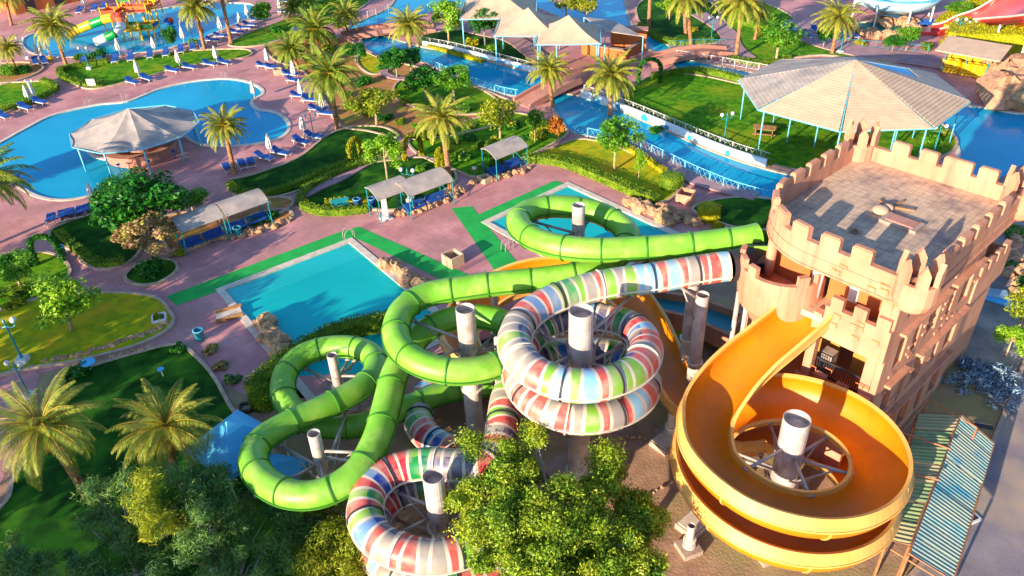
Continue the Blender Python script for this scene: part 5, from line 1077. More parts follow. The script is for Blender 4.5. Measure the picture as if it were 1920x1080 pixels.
loungers('on the left shore path of the big pool', [(8, 222), (50, 206), (76, 195)], 150); loungers('in the slanting row right of the play pool', [(400, 79), (416, 71), (445, 64), (458, 56), (469, 50), (482, 41)], 170)
loungers('left of the slanting palm at the play pool', [(68, 120), (84, 119)], 120); loungers('at the left border by the big pool', [(4, 352), (20, 346)], 30); loungers('at the top before the upper garden', [(532, 6), (534, 25)], 170)
loungers('on the blue shaded terrace behind the round tree', [(1478, 58), (1492, 66), (1512, 70), (1530, 62)], 100); loungers('right of the palm behind the pavilion', [(1582, 72), (1598, 70)], 100); loungers('before the building at the top border', [(150, 24), (178, 20), (196, 16)], 100)
loungers('beside the hedge of the lawn below the pool', [(560, 64), (575, 60)], 140)
# ------------------------------------------------------------------ lamps, bins, signs
def make_lamp():
    r = thing('street_lamp', '', 'lamp', (0, 0, 0), 'twin globe lamps in the park', world=False); MB().box((0, 0, .2), (.6, .6, .4)).build('footing', 'white', r, off=(0, 0, 0)); MB().lathe((0, 0, .4), [(.12, 0), (.09, .1), (.06, .5), (.05, 2.6), (.1, 2.65), (.04, 2.75), (0, 3.0)], 10).build('post', 'teal', r, off=(0, 0, 0))
    for s in (-1, 1):
        MB().tube([(0, 0, 2.7), (s*.3, 0, 2.6), (s*.55, 0, 2.75), (s*.55, 0, 2.95)], .035, 6).build('arm', 'teal', r, off=(0, 0, 0)); g_ = MB().ball((s*.55, 0, 3.12), .19, 12, 8).build('globe', 'white', r, off=(0, 0, 0), smooth=True)
    return r
LP = make_lamp(); ulp = [0]
for x, y, l, sc in [(45, 680, 'teal twin globe lamp by the path left of the yellowish lawn', 1.15), (1357, 270, 'pale twin globe lamp on the lawn left of the big pavilion', 1), (1333, 78, 'twin globe lamp on the back lawn behind the second bridge', 1), (1748, 296, 'twin globe lamp between lawn and lagoon behind the tower', 1), (1790, 84, 'triple looking white globe lamp next to the raft kiosk', 1), (1814, 78, 'dark lamp against the clipped slope hedge', .8), (1575, 100, 'lamp behind the slatted pavilion roof', .9), (52, 110, 'lamp at the left corner of the play pool', .9), (66, 184, 'low lamp on the left lawn of the pool', .7), (770, 378, 'thin lamp behind the arched shelter', 1), (590, 262, 'thin lamp at the round pool end', .9), (168, 130, 'thin pale lamp on the strip lawn', .9), (1000, 232, 'low lamp under the terracotta bridge', .6), (57, 745, 'lamp mostly hidden by the bent palm', .9)]:
    b = G(x, y); place(LP, ulp, (b.x, b.y, 0), rng.uniform(-.3, .3), l, sc)
def planter(label, px, py, az, s=1.2, hh=.9, name='planter_box', m='cloth'):
    b = G(px, py); r = thing(name, label, 'planter', (b.x, b.y, 0)); mb = MB(); 
    for (x, y, w1, w2) in ((0, -s/2, s, .12), (0, s/2, s, .12), (-s/2, 0, .12, s-.12), (s/2, 0, .12, s-.12)):
        ca, sa = math.cos(az), math.sin(az); mb.box((x*ca-y*sa, x*sa+y*ca, hh/2), (w1, w2, hh), az)
    mb.build('box', m, r, off=(0, 0, 0)); MB().box((0, 0, hh*.3), (s-.14, s-.14, .1), az).build('soil', 'earth', r, off=(0, 0, 0))
planter('square cream box standing alone on the pink plaza between the mats', 850, 494, R(40)); planter('pink square planter box on the grey ground beside the round hedge', 1285, 377, R(-30), 1.3, .9, m='wall'); planter('small square stone bin by the second parasol', 522, 139, R(20), .9, .7); planter('white square box at the orange tip of the yellowish lawn', 300, 601, R(20), .9, .35, m='white'); planter('low square box in front of the shelter with blue seats', 910, 340, R(40), .9, .5)
planter('dark square drain box by the blue tent', 462, 768, R(10), .7, .3, 'drain_box', 'joint')
for (x, y, l) in [(175, 168, 'white sign with a red crossed circle on the strip lawn'), (890, 332, 'small white notice on a post beside the shelter with blue seats'), (822, 310, 'white notice post near the middle palm'), (508, 398, 'small white notice post in the low bed')]:
    b = G(x, y); r = thing('sign', l, 'sign', (b.x, b.y, 0)); MB().tube([(0, 0, 0), (0, 0, 1.0)], .03, 6).build('post', 'steel', r, off=(0, 0, 0)); k = 1.3 if x == 175 else .5
    MB().box((0, 0, .95), (k*.8, .05, k*.6), R(-5)).build('panel', 'white', r, off=(0, 0, 0))
    if x == 175:
        mb = MB(); n = 24; vs = []
        for q in range(n): a = 2*math.pi*q/n; vs += [(.22*math.cos(a), -.03, .95+.22*math.sin(a)), (.16*math.cos(a), -.03, .95+.16*math.sin(a))]
        mb.add(vs, [(2*q, 2*((q+1) % n), 2*((q+1) % n)+1, 2*q+1) for q in range(n)]); mb.box((0, -.034, .95), (.38, .01, .05), 0, Matrix.Rotation(R(45), 3, 'Y')); mb.build('prohibition_ring', 'redsl', r, off=(0, 0, 0))
for (x, y, az, l) in [(640, 392, 20, 'turquoise plastic bench at the hedge tip'), ]:
    b = G(x, y); r = thing('bench', l, 'bench', (b.x, b.y, 0), rz=R(az), world=False); MB().box((0, 0, .4), (1.6, .5, .06)).build('seat', 'teal', r); MB().box((0, .25, .7), (1.6, .06, .5)).build('backrest', 'teal', r)
    for s in (-.7, .7): MB().box((s, 0, .19), (.06, .45, .38)).build('leg', 'teal', r)
for (x, y, l, m) in [(671, 388, 'blue litter barrel beside the turquoise bench', 'blue_c'), (698, 387, 'blue litter barrel nearer to the white shower post', 'blue_c'), (118, 478, 'teal litter bin at the end of the garden path', 'teal'), (448, 442, 'teal bin behind the shelters', 'teal'), (376, 636, 'teal round bin at the corner of the lower lawn', 'teal')]:
    b = G(x, y); r = thing('litter_bin', l, 'bin', (b.x, b.y, 0), world=False); MB().lathe((0, 0, 0), [(.28, 0), (.32, .3), (.34, .75), (.36, .78), (.3, .8), (.28, .5), (0, .5)], 16).build('barrel', m, r, smooth=True); MB().lathe((0, 0, .78), [(.36, 0), (.37, .03), (.3, .05)], 16).build('rim', 'rail_b', r)
for (x, y, rp, l) in [(171, 695, 13, 'flat round blue disc parasol on the shaded lawn behind the left palms'), (307, 708, 6, 'small blue round float behind the half shaded palm')]:
    b = G(x, y); k = rp/ppm(b); r = thing('blue_table', l, 'table', (b.x, b.y, 0), world=False); MB().lathe((0, 0, .7), [(0, 0), (k, 0), (k, .06), (0, .08)], 20).build('top', 'blue_t', r); MB().tube([(0, 0, 0), (0, 0, .7)], .04, 6).build('leg', 'white', r)
for (x, y, l) in [(430, 592, 'pale framed wooden ramp at the left rim of the plunge pool')]:
    b = G(x, y); r = thing('pool_ramp', l, 'ramp', (b.x, b.y, 0), world=False); MB().box((0, 0, .12), (1.8, 1.0, .1), R(25)).build('deck', 'coping', r); MB().box((.2, -.55, .22), (1.9, .1, .3), R(25)).build('side_rail', 'wood', r); MB().box((-.2, .55, .22), (1.9, .1, .3), R(25)).build('side_rail', 'wood', r)
# pool ladders
for (x, y, l, az) in [(653, 446, 'steel pool ladder at the top corner of the plunge pool', 30), (166, 196, 'steel pool ladder at the far rim of the big pool', 100), (235, 186, 'white diving step at the far rim of the big pool', 100), (420, 146, 'white step at the upper rim of the big pool', 95), (950, 468, 'small pool ladder beside the splash pool', 40)]:
    b = G(x, y); r = thing('pool_ladder', l, 'ladder', (b.x, b.y, 0), rz=R(az), world=False)
    for s in (-.25, .25): MB().tube(cr([(.5, s, 0), (.45, s, .7), (.1, s, .85), (-.3, s, .6), (-.35, s, -.3)], False, 5), .03, 6).build('handrail', 'steel', r)
    for z in (.0, -.25): MB().box((-.34, 0, z), (.1, .5, .04)).build('step', 'steel', r)
# ------------------------------------------------------------------ river walls, fences and bridges
def fence(label, px, hh=1.0, m='rail_b', step=1.7, z0=0.05, name='railing', lattice=True):
    pts = resamp(cr([G(x, y) for x, y in px], False, 8), .3); root = thing(name, label, 'railing', tuple(pts[0])); top = [p+Vector((0, 0, z0+hh)) for p in pts]
    MB().tube(top, .035, 5).build('top_rail', m, root); MB().tube([p+Vector((0, 0, z0+.15)) for p in pts], .025, 5).build('bottom_rail', m, root)
    k = max(1, int(step/.3)); 
    for p in pts[::k][:95]: MB().tube([p, p+Vector((0, 0, z0+hh+.05))], .05, 6).build('post', m, root)
    if lattice:
        mb = MB()
        for i in range(0, len(pts)-2, 2):
            a, b = pts[i], pts[i+2]; mb.tube([a+Vector((0, 0, z0+.15)), b+Vector((0, 0, z0+hh))], .014, 4, cap=False); mb.tube([b+Vector((0, 0, z0+.15)), a+Vector((0, 0, z0+hh))], .014, 4, cap=False)
        mb.build('lattice', m, root)
    return root
far = [(1090, 181), (1150, 202), (1205, 224), (1260, 247), (1320, 273), (1380, 296), (1440, 315)]
pts = resamp(cr([G(x, y) for x, y in far], False, 8), .4); rw = thing('river_wall', 'white river wall with big blue painted discs, facing the lawn side canal', 'wall', tuple(pts[0])); strip('wall_body', pts, .25, -.5, .8, 'mural', parent=rw)
mb = MB()
k = 6; pts2 = pts
while k < len(pts)-4:
    t = (pts[k+1]-pts[k-1]).normalized(); nn = Vector((t.y, -t.x, 0))*.14; rad = rng.choice([.32, .5, .42]); vs = []; n = 20
    mb = MB()
    for q in range(n): a = 2*math.pi*q/n; vs.append(pts[k]+nn+t*rad*math.cos(a)+Vector((0, 0, .2+max(-.6, min(.55, rad*math.sin(a)*1.1)))))
    mb.add(vs, [tuple(range(n))]); mb.build('painted_disc', 'mural_b', rw); k += rng.choice([8, 12, 10])
strip('terrace_path', [p+Vector((.6, .9, 0)) for p in pts], 1.1, -.01, .16, 'kerb')
fence('white lattice railing on the far side of the river before the lawn', [(1095, 176), (1150, 196), (1205, 217), (1260, 240), (1320, 265), (1380, 288), (1445, 308)], 1.0, 'rail_w')
fence('pale blue lattice railing on the near side of the river', [(1078, 252), (1120, 262), (1180, 273), (1235, 297), (1300, 329), (1375, 360), (1440, 378)], 1.0, 'rail_b')
pts = resamp(cr([G(x, y) for x, y in [(792, 86), (840, 95), (900, 109), (960, 125), (1008, 138)]], False, 8), .4); rw2 = thing('river_wall', 'light blue painted wall with white dolphin-like blotches along the canal', 'wall', tuple(pts[0])); strip('wall_body', pts, .25, -.5, .7, 'mural', parent=rw2)
for k in range(5, len(pts)-6, 7):
    t = (pts[k+1]-pts[k-1]).normalized(); nn = Vector((t.y, -t.x, 0))*.14; MB().add([pts[k]+nn+t*x+Vector((0, 0, z)) for x, z in ((-1.0, 0), (-.4, .35), (.6, .45), (1.1, .2), (.5, .05), (-.2, -.1))], [(0, 5, 4, 3, 2, 1)]).build('painted_blotch', 'mural_b', rw2)
fence('white railing along the far side of the canal', [(790, 82), (840, 91), (900, 105), (960, 121), (1010, 135)], .9, 'rail_w'); fence('pale blue railing on the near side of the canal', [(800, 122), (870, 153), (935, 176), (975, 184)], .9, 'rail_b')
fence('teal railing behind the second bridge', [(1255, 92), (1300, 88), (1360, 88)], .9, 'teal'); fence('white railing on the near canal of the big pavilion', [(1268, 108), (1330, 118), (1400, 130), (1450, 139)], .9, 'rail_w')
fence('white fence left of the upper canal basin', [(690, 33), (720, 24), (735, 14)], .9, 'rail_w'); fence('teal fence along the teal pool terrace', [(1500, 80), (1560, 86), (1650, 92), (1740, 100)], .9, 'teal', lattice=False)
def bridge(label, a, b, wd, rise, rail='bridge'):
    A_, B_ = G(*a), G(*b); root = thing('footbridge', label, 'bridge', (A_.x, A_.y, 0)); n = 16; d = (B_-A_); L = d.length; d.normalize(); q = Vector((-d.y, d.x, 0)); vs = []
    for i in range(n+1):
        t = i/n; z = .1+rise*math.sin(math.pi*t); c = A_.lerp(B_, t)
        for s, dz in ((-1, 0), (1, 0), (-1, -.3), (1, -.3)): vs.append(c+q*s*wd/2+Vector((0, 0, z+dz)))
    fs = []
    for i in range(n): k = 4*i; fs += [(k, k+4, k+5, k+1), (k+2, k+3, k+7, k+6), (k, k+2, k+6, k+4), (k+1, k+5, k+7, k+3)]
    MB().add(vs, fs+[(0, 1, 3, 2), (4*n, 4*n+2, 4*n+3, 4*n+1)]).build('deck', 'bridge', root)
    for s in (-1, 1):
        vs = []
        for i in range(n+1):
            t = i/n; z = .1+rise*math.sin(math.pi*t); c = A_.lerp(B_, t)
            for off in (-.12, .12):
                for dz in (-.35-(rise*math.sin(math.pi*t)*.0), .42): vs.append(c+q*(s*wd/2+s*.12+off)+Vector((0, 0, z+dz)))
        fs = []
        for i in range(n): k = 4*i; fs += [(k+1, k+5, k+7, k+3), (k, k+2, k+6, k+4), (k, k+4, k+5, k+1), (k+2, k+3, k+7, k+6)]
        MB().add(vs, fs+[(0, 1, 3, 2), (4*n, 4*n+2, 4*n+3, 4*n+1)]).build('parapet', 'bridge', root)
    return root
bridge('long terracotta footbridge over the river beside the two palms', (978, 198), (1165, 128), 2.4, .9); bridge('second terracotta footbridge, on the canal behind the hedge ring', (1215, 120), (1370, 100), 2.4, .7); bridge('terracotta canal crossing left, beside the canal bend palm', (640, 72), (815, 56), 2.6, .6)
p = G(1120, 130); strip('bar_terrace', [G(1050, 118), G(1110, 125), G(1170, 118), G(1220, 112)], 3.4, 0, .1, 'bridge')
# paths across gardens
for (px, wd) in [([(560, 372), (600, 352), (640, 334), (690, 306), (735, 288), (760, 262)], 1.4), ([(1180, 262), (1210, 284), (1250, 306), (1290, 335), (1340, 352), (1420, 372)], 1.6), ([(1310, 28), (1360, 60), (1375, 90), (1400, 112)], 2.4), ([(830, 20), (880, 55), (960, 75), (1010, 110), (1040, 120)], 2.6), ([(735, 118), (720, 140), (760, 150), (800, 140)], 1.0), ([(1500, 40), (1520, 70), (1600, 96), (1750, 118), (1870, 140)], 4)]:
    strip('garden_path', resamp(cr([G(x, y) for x, y in px], False, 8), .5), wd, .1, .235, 'path')
# ------------------------------------------------------------------ play structure in the play pool
b = G(225, 60); pl = thing('play_structure', 'red yellow and green climbing platform with two little tube slides in the play pool', 'play structure', (b.x, b.y, 0))
def seg_tube(px, r, cols):
    pts = resamp(cr([G(*p) for p in px], False, 8), .25); n = len(pts); c = len(cols)
    for i, col in enumerate(cols): MB().tube(pts[i*(n-1)//c:(i+1)*(n-1)//c+1], r, 14).build('slide_tube', col, pl, smooth=True)
seg_tube([(228, 32, 3.0), (205, 34, 2.6), (180, 42, 2.0), (150, 54, 1.2), (125, 66, .5)], .62, ['red', 'yellow', 'tgreen', 'yellow', 'yellow'])
seg_tube([(215, 30, 3.0), (228, 42, 2.5), (222, 58, 1.9), (200, 70, 1.2), (178, 80, .6)], .6, ['red', 'redsl2', 'white', 'tgreen', 'white'])
def deck(px, py, z, sx, sy, cols, roof=None, name='deck'):
    t = G(px, py, 0); ca, sa = math.cos(R(-5)), math.sin(R(-5)); MB().box((t.x, t.y, z), (sx, sy, .15), R(-5)).build('platform', cols[0], pl)
    for i, (x, y) in enumerate(((-sx/2, -sy/2), (sx/2, -sy/2), (sx/2, sy/2), (-sx/2, sy/2))): MB().tube([(t.x+x*ca-y*sa, t.y+x*sa+y*ca, -.5), (t.x+x*ca-y*sa, t.y+x*sa+y*ca, z+1.3)], .1, 8).build('post', cols[1], pl)
    for i, (x, y, w1, w2) in enumerate(((0, -sy/2, sx, .06), (0, sy/2, sx, .06), (sx/2, 0, .06, sy), (-sx/2, 0, .06, sy))): MB().box((t.x+x*ca-y*sa, t.y+x*sa+y*ca, z+.55), (w1, w2, .5), R(-5)).build('panel', cols[2+i % (len(cols)-2)], pl)
    if roof: MB().lathe((t.x, t.y, z+1.3), [(sx*.62, 0), (0, 1.0)], 4).build('roof', roof, pl)
deck(220, 55, 2.2, 2.2, 2.2, ['redsl2', 'yellow', 'red', 'redsl2']); deck(262, 48, 2.2, 4.0, 1.2, ['red', 'yellow', 'redsl2', 'red']); deck(258, 72, 1.3, 2.6, 2.0, ['yellow', 'yellow', 'yellow', 'tgreen', 'redsl2']); deck(285, 70, 1.3, 2.0, 2.0, ['yellow', 'yellow', 'tgreen', 'yellow', 'blue_c']); deck(245, 28, 2.4, 2.0, 2.0, ['tgreen', 'yellow', 'tgreen', 'yellow'], 'tgreen'); deck(292, 40, 2.2, 2.0, 2.0, ['redsl2', 'yellow', 'redsl2', 'yellow'], 'blue_c'); deck(270, 22, 2.6, 2.6, 2.0, ['blue_c', 'yellow', 'blue_c', 'red'], 'blue_c')
for (x, y, l) in [(365, 60, 'yellow water spray frame with hanging buckets under the palm')]:
    b = G(x, y); r = thing('spray_frame', l, 'water toy', (b.x, b.y, 0), world=False)
    for q in (-.5, .5): MB().tube(cr([(q, 0, -.4), (q, 0, 2.2), (q*.4, 0, 2.8), (q*.1, 0, 2.9)], False, 5), .07, 8).build('pipe', 'yellow', r)
    MB().ball((0, 0, 2.6), .35, 10, 8).build('bucket', 'tgreen', r); MB().ball((.9, .3, .3), .4, 10, 8).build('float', 'red', r)
b = G(318, 45); r = thing('water_toy', 'dark blue and red figure shaped float in the play pool', 'water toy', (b.x, b.y, 0), world=False); MB().ball((0, 0, .4), .7, 12, 8, .8).build('body', 'blue_c', r, smooth=True); MB().ball((.5, -.4, .7), .4, 10, 8).build('nose', 'red', r, smooth=True); MB().box((-.4, 0, 1.2), (.1, .8, .8)).build('fin', 'white', r)
b = G(90, 110); r = thing('arch_slide', 'small white and yellow snake shaped toy arch at the play pool corner', 'water toy', (b.x, b.y, 0), world=False); MB().tube(cr([(-1.2, .8, 0), (-.8, .6, 1.4), (0, .2, 1.9), (.7, -.4, 1.3), (.9, -1.0, 0)], False, 6), .22, 10).build('body', 'white', r, smooth=True); MB().ball((.9, -1.0, .3), .36, 10, 8).build('head', 'yellow', r, smooth=True)
# buildings at the top left
for (px, l, s, hh, m) in [([(30, 28), (148, 2)], 'terracotta walled low building behind the play pool, left part', 8, 4, 'wall_o'), ([(150, 0), (235, -12)], 'terracotta walled low building behind the play pool with the dark doorway', 8, 4, 'wall_o')]:
    a, b2 = G(*px[0]), G(*px[1]); root = thing('building', l, 'building', tuple(a)); az = math.atan2(b2.y-a.y, b2.x-a.x); c = (a+b2)/2; L = (b2-a).length; nrm = Vector((-math.sin(az), math.cos(az), 0)); cc_ = c+nrm*s/2
    MB().box((cc_.x, cc_.y, hh/2), (L, s, hh), az).build('walls', m, root); MB().box((cc_.x, cc_.y, hh+.15), (L+.5, s+.5, .3), az).build('roof', 'bridge', root)
    for t in (-.25, .2): q = c+Vector((math.cos(az), math.sin(az), 0))*L*t-nrm*.02; MB().box((q.x, q.y, 1.1), (1.6, .1, 2.2), az).build('door', 'joint', root)
for k, (x, l) in enumerate([(395, 'white framed open pergola behind the play pool at the top')]):
    b = G(380, 2); r = thing('pergola', l, 'pergola', (b.x, b.y, 0), world=False); 
    for i in range(6): MB().tube([(i*1.5-4, 0, 0), (i*1.5-4, 0, 2.8)], .08, 6).build('post', 'rail_b', r)
    MB().box((0, 0, 2.9), (9, 2, .12)).build('roof', 'redsl2', r)
# ------------------------------------------------------------------ coral slide, kiosk and bowl at the top right
b = G(1850, 40); rs = thing('coral_wide_slide', 'coral red wide family slide curving down beside the clipped hedge', 'water slide', (b.x, b.y, 0)); L_ = cr([G(1960, -40, 6.5), G(1900, -12, 5.5), G(1860, 10, 3.9), G(1825, 30, 2.6), G(1790, 42, 1.4), G(1765, 54, .6), G(1745, 58, .35)], False, 5); R_ = cr([G(1990, 30, 6.5), G(1925, 40, 5.6), G(1890, 44, 4.0), G(1855, 46, 2.6), G(1815, 50, 1.4), G(1785, 60, .6), G(1760, 66, .35)], False, 5)
vs = []; n = len(L_)
for a, b2 in zip(L_, R_):
    for q in (a+Vector((0, 0, .8)), a, a.lerp(b2, .5)-Vector((0, 0, .1)), b2, b2+Vector((0, 0, .8))): vs.append(q)
vs2 = vs+[v-Vector((0, 0, .12)) for v in vs]; N0 = len(vs); fs = [(i*5+j, (i+1)*5+j, (i+1)*5+j+1, i*5+j+1) for i in range(n-1) for j in range(4)]+[(N0+i*5+j, N0+i*5+j+1, N0+(i+1)*5+j+1, N0+(i+1)*5+j) for i in range(n-1) for j in range(4)]
MB().add(vs2, fs).build('chute', 'redsl', rs, smooth=True)
for S in (L_, R_): MB().tube([p+Vector((0, 0, .82)) for p in S], .12, 6).build('rim', 'joint_w', rs)
for i in (4, 12, 18):
    for S in (L_, R_): p = S[i]; MB().tube([(p.x, p.y, 0), (p.x, p.y, p.z-.1)], .12, 8).build('leg', 'white', rs)
b = G(1745, 62); MB().box((b.x, b.y, .2), (4.5, 2.0, .5), R(-10)).build('run_out', 'redsl', rs)
b = G(1925, 60); os_ = thing('orange_side_slide', 'orange lane of the slide at the very right border, right of the coral one', 'water slide', (b.x, b.y, 0)); q = [G(1902, 40, 3.6), G(1990, 46, 3.6), G(1990, 62, .8), G(1902, 58, .8)]; dz = Vector((0, 0, .15)); MB().add([v-dz for v in q]+q, [(4, 7, 6, 5), (0, 1, 2, 3), (0, 4, 5, 1), (1, 5, 6, 2), (2, 6, 7, 3), (3, 7, 4, 0)]).build('chute', 'redsl2', os_); MB().tube([q[0], q[3]], .15, 8).build('rim', 'joint_w', os_)
b = G(1735, 46); r = thing('blue_raft', 'blue inflatable raft lying at the foot of the coral slide', 'raft', (b.x, b.y, 0), world=False); mb = MB(); mb.tube(cr([(1.7*math.cos(a), .6*math.sin(a), .3) for a in [k*math.pi/5 for k in range(10)]], True, 3)+[Vector((1.7, 0, .3))], .25, 8, cap=False); mb.build('tube_ring', 'blue_c', r, smooth=True); MB().box((0, 0, .15), (3.0, .9, .1)).build('floor', 'blue_t', r)
# raft kiosk
ka = G(1765, 135); kb = G(1845, 150); kz = math.atan2((kb-ka).y, (kb-ka).x); km = (ka+kb)/2; ki = thing('raft_kiosk', 'open kiosk with cream flat roof storing yellow ring tubes', 'kiosk', (km.x, km.y, 0)); kn = Vector((-math.sin(kz), math.cos(kz), 0)); kL = (kb-ka).length; kd = Vector((math.cos(kz), math.sin(kz), 0))
c = km+kn*1.6; MB().box((c.x, c.y, 2.75), (kL+2.2, 4.6, .14), kz, Matrix.Rotation(R(6), 3, 'X')).build('roof', 'cloth', ki); q = km+kn*3.0; MB().box((q.x, q.y, 1.3), (kL+.6, .12, 2.6), kz).build('back_wall', 'yellow', ki)
for s in (-.5, 0, .5):
    for f in (0, 3.0): q = km+kd*kL*s+kn*f; MB().tube([(q.x, q.y, 0), (q.x, q.y, 2.65)], .07, 6).build('post', 'teal', ki)
def make_raft(m, mm='yellow'):
    r = thing('ring_tube', '', 'ring tube', (0, 0, 0), world=False); mb = MB(); mb.tube([(.42*math.cos(a), .42*math.sin(a), .13) for a in [2*math.pi*k/18 for k in range(19)]], .14, 8, cap=False); mb.build('tube_ring', m, r, smooth=True); MB().box((.42, 0, .28), (.12, .1, .04)).build('grip', 'joint', r); MB().box((-.42, 0, .28), (.12, .1, .04)).build('grip', 'joint', r); return r
RF = make_raft('yellow'); ur = [0]
for i, t in enumerate((-.42, -.26, .02, .2, .36)):
    for k in range(5): q = km+kd*kL*t+kn*(.5+.15*(i % 2)); place(RF, ur, (q.x+rng.uniform(-.08, .08), q.y+rng.uniform(-.08, .08), .0+k*.29), rng.uniform(0, 6), 'yellow ring tube, %s, %s kiosk stack from the left' % (['bottom one', 'second from the bottom', 'middle one', 'second from the top', 'topmost'][k], ORD[i]), 1.15, 'yellow ring tubes in the kiosk')
RB = make_raft('leaf_br'); urb = [0]
for i, (x, y) in enumerate(((1345, 640), (1338, 618), (1272, 622), (1262, 606), (1285, 612))):
    for k in range(2): b = G(x, y); place(RB, urb, (b.x, b.y, k*.3), 0, 'yellow green ring tube, %s of the %s pile near the twin posts' % (('lower', 'upper')[k], ('nearest', 'second', 'third', 'fourth', 'fifth')[i]), 1.3, 'ring tubes under the slides')
# bowl slide
b = G(1677, 20); bw = thing('bowl_slide', 'pale blue and white round bowl slide at the top border', 'bowl slide', (b.x, b.y, 0)); t = G(1677, -2, 2.5); MB().lathe((t.x, t.y, 0), [(1.0, 1.0), (3.0, 1.4), (5.0, 2.4), (6.0, 3.6), (6.2, 3.6), (5.2, 2.2), (3.0, 1.2), (1.0, .8)], 30).build('bowl', 'bowl', bw, smooth=True); MB().lathe((t.x, t.y, 3.55), [(5.95, 0), (6.3, 0), (6.3, .15), (5.95, .15), (5.95, 0)], 30).build('rim', 'blue_t', bw)
for k in range(8): a = k*math.pi/4; MB().tube([(t.x+5.3*math.cos(a), t.y+5.3*math.sin(a), 0), (t.x+5.3*math.cos(a), t.y+5.3*math.sin(a), 2.5)], .12, 6).build('leg', 'white', bw)
# picnic stone in the lawn
b = G(1432, 252); r = thing('picnic_table', 'weathered wooden picnic table standing on the pavilion lawn', 'table', (b.x, b.y, 0), rz=R(-20), world=False)
for i in range(5): MB().box((0, -.5+i*.25, .75), (2.2, .2, .05)).build('board', 'wood', r)
for s in (-1, 1): MB().box((0, s*1.0, .45), (2.2, .3, .05)).build('bench_board', 'wood', r); MB().box((s*.8, 0, .36), (.08, 1.6, .7)).build('leg', 'wood', r)
# teal start pool on the deck between river and slides
q = [G(1205, 545, 2.2), G(1305, 560, 2.2), G(1390, 590, 2.2), G(1365, 625, 2.2), G(1290, 592, 2.2), G(1235, 580, 2.2)]; sp0 = thing('landing_trough', 'raised pink walled channel with teal water behind the twin posts', 'channel', (q[1].x, q[1].y, 0)); L = [Vector((p.x, p.y, 0)) for p in q]
ar = sum(L[i].x*L[(i+1) % 6].y-L[(i+1) % 6].x*L[i].y for i in range(6)); L = L if ar > 0 else L[::-1]
MB().prism([(p.x, p.y) for p in L], 1.2, 1.75).build('trough_floor', 'teal', sp0); mb = MB(); a3, b3 = offset(L, -.02), offset(L, .25); vs = [(p.x, p.y, z) for S in (a3, b3) for z in (1.0, 2.3) for p in S]; n = 6; fs = []
for i in range(n): j = (i+1) % n; fs += [(n+i, n+j, 3*n+j, 3*n+i), (i, j, n+j, n+i), (2*n+i, 3*n+i, 3*n+j, 2*n+j)]
mb.add(vs, fs); mb.build('trough_wall', 'wall', sp0)
for p in L: MB().tube([(p.x, p.y, 0), (p.x, p.y, 1.2)], .15, 8).build('leg', 'concrete', sp0)
# blue tents
def tent(label, px, py, zt, ze, rad, az, m='blue_t'):
    t = G(px, py, zt); r = thing('blue_tent', label, 'tent', (t.x, t.y, 0), 'blue canopy tents under the green slide'); e = [Vector((t.x+rad*math.cos(az+k*math.pi/2), t.y+rad*math.sin(az+k*math.pi/2), ze)) for k in range(4)]
    for k in range(4):
        a, b2 = e[k], e[(k+1) % 4]; dz = Vector((0, 0, .04)); MB().add([a, b2, t, a-dz, b2-dz, t-dz], [(0, 1, 2), (5, 4, 3), (0, 3, 4, 1)]).build('canopy_panel', m, r); MB().add([a, b2, b2-Vector((0, 0, .35)), a-Vector((0, 0, .35))], [(0, 3, 2, 1)]).build('valance', m, r); MB().tube([(a.x, a.y, 0), a], .05, 6).build('leg', 'white', r)
tent('bright blue pyramid tent left of the lowest green loop', 425, 790, 3.6, 2.0, 2.7, R(10)); tent('blue tent seen through the lowest green loop', 520, 868, 2.0, 1.4, 1.6, R(30))
# ------------------------------------------------------------------ corrugated sheds lower right
def shed(label, q, m, name='sheet_roof', seams=8):
    c = sum(q, Vector())/4; root = thing(name, label, 'roof', (c.x, c.y, 0)); a, b2, c2, d = q; n = seams
    for i in range(n):
        mb = MB(); t0, t1 = i/n, (i+.985)/n; jz = rng.uniform(-.05, .08); K = 5; vs = []
        for s in range(K*2+1):
            f = t0+(t1-t0)*s/(K*2); dz = Vector((0, 0, (.035 if s % 2 else -.035)+jz)); vs += [a.lerp(d, f)+dz, b2.lerp(c2, f)+dz]
        mb.add(vs, [(2*s, 2*s+2, 2*s+3, 2*s+1) for s in range(K*2)]); mb.build('sheet', m if i % 3 else m+'2', root)
    for p in q: MB().tube([(p.x, p.y, 0), p-Vector((0, 0, .08))], .07, 6).build('post', 'rust', root)
    MB().tube([a, b2, c2, d, a], .05, 6).build('frame', 'rust', root); return root
shed('weathered green sheet roof against the tower foot', [G(1722, 775, 2.9), G(1800, 778, 2.9), G(1706, 1022, 2.9), G(1664, 1012, 2.9)], 'corr_g', seams=7)
shed('patched blue green corrugated roof next to the street', [G(1802, 778, 2.75), G(1864, 832, 2.3), G(1788, 1090, 2.3), G(1704, 1038, 2.75)], 'corr_b', seams=9)
for (a, b2) in (((1740, 745, 3.3), (1830, 800, 3.3)), ((1740, 745, 3.3), (1728, 770, 3.0)), ((1695, 805, 3.1), (1710, 840, 3.1))):
    pass
fr_ = thing('scaffold_frame', 'rusty open pipe frame standing above the green sheet roof', 'frame', tuple(G(1740, 790))); 
for S in ([(1740, 748, 3.4), (1832, 802, 3.4)], [(1740, 748, 3.4), (1690, 810, 3.4)], [(1690, 810, 3.4), (1782, 842, 3.2)], [(1684, 882, 3.1), (1760, 900, 3.1)], [(1670, 1030, 2.0), (1760, 1085, 2.0)]): MB().tube([G(*S[0]), G(*S[1])], .05, 6).build('pipe', 'rust', fr_)
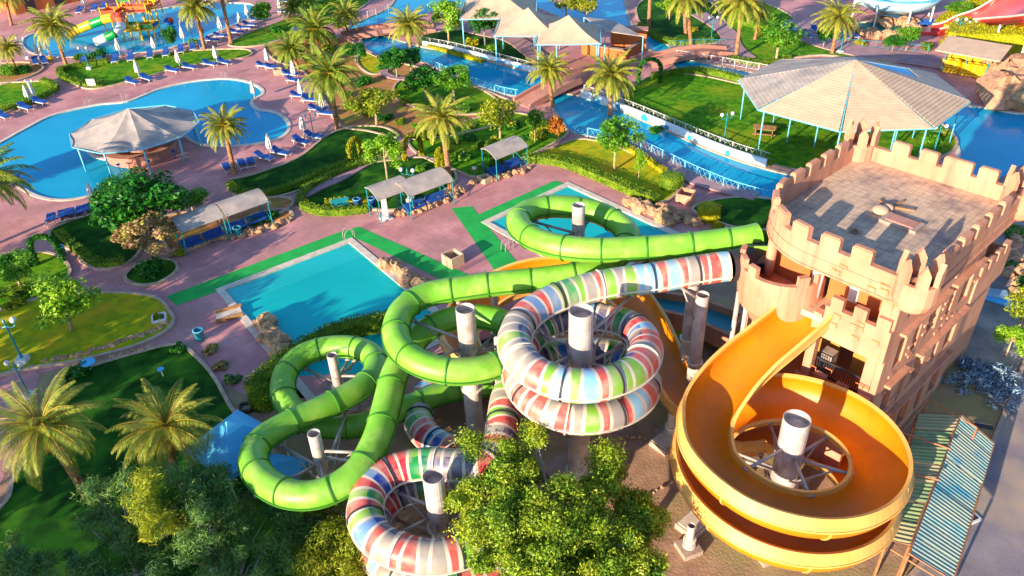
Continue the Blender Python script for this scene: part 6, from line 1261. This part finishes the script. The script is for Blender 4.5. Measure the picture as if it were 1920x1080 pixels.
for S in ((1740, 748, 3.4), (1832, 802, 3.4), (1690, 810, 3.4)): p = G(*S); MB().tube([(p.x, p.y, 0), p], .05, 6).build('leg', 'rust', fr_)
# scrap heap
b = G(1848, 712); sh = thing('scrap_heap', 'heap of crumpled bluish foil and wire on the rocky ground by the street', 'scrap heap', (b.x, b.y, 0)); sh['kind'] = 'stuff'
cs = [(rng.gauss(0, 1.1), rng.gauss(0, 1.0), rng.uniform(.05, .5)) for _ in range(60)]; link('scraps', leaf_mesh('scraps', cs, [.5]*60, 60, .16, 'debris', 77, .2), sh)
b = G(1790, 570); MB().box((b.x+2.5, b.y+3, .12), (3.4, 1.6, .1), R(40)); r = thing('blue_tarp', 'blue crumpled tarpaulin on the ground behind the tower', 'tarp', tuple(G(1862, 558))); p = G(1862, 558); MB().box((p.x, p.y, .1), (3.0, 1.4, .12), R(-40)).build('sheet', 'blue_t', r); MB().box((p.x+.3, p.y+.2, .2), (1.4, 1.0, .12), R(-20)).build('fold', 'debris', r)
b = G(1823, 972); r = thing('street_drain', 'small square white drain frame with dark hole in the street', 'drain', (b.x, b.y, 0), world=False); MB().box((0, 0, .05), (.7, .6, .08), R(20)).build('frame', 'white', r); MB().box((0, 0, .1), (.42, .36, .03), R(20)).build('hole', 'joint', r)
b = G(1845, 800); r = thing('street_drain', 'dark slot in the kerb beside the sheet roofs', 'drain', (b.x, b.y, 0), world=False); MB().box((0, 0, .03), (.9, .3, .05), R(-20)).build('slot', 'joint', r); MB().box((0, 0.2, .05), (1.0, .08, .08), R(-20)).build('lip', 'concrete', r)
b = G(1180, 600); 
for (x, y, l) in [(1105, 872, 'tilted concrete block beside the tall white post'), (1297, 990, 'square concrete pad below the orange coil rim'), (1245, 835, 'concrete slab under the short thick post')]:
    b = G(x, y); r = thing('concrete_block', l, 'block', (b.x, b.y, 0), world=False); MB().box((0, 0, .2), (1.3, 1.2, .4), R(40)).build('block', 'concrete', r); MB().box((0, 0, .43), (1.1, 1.0, .06), R(40)).build('cap', 'coping', r)
# grass blades where the lawn is close enough to read
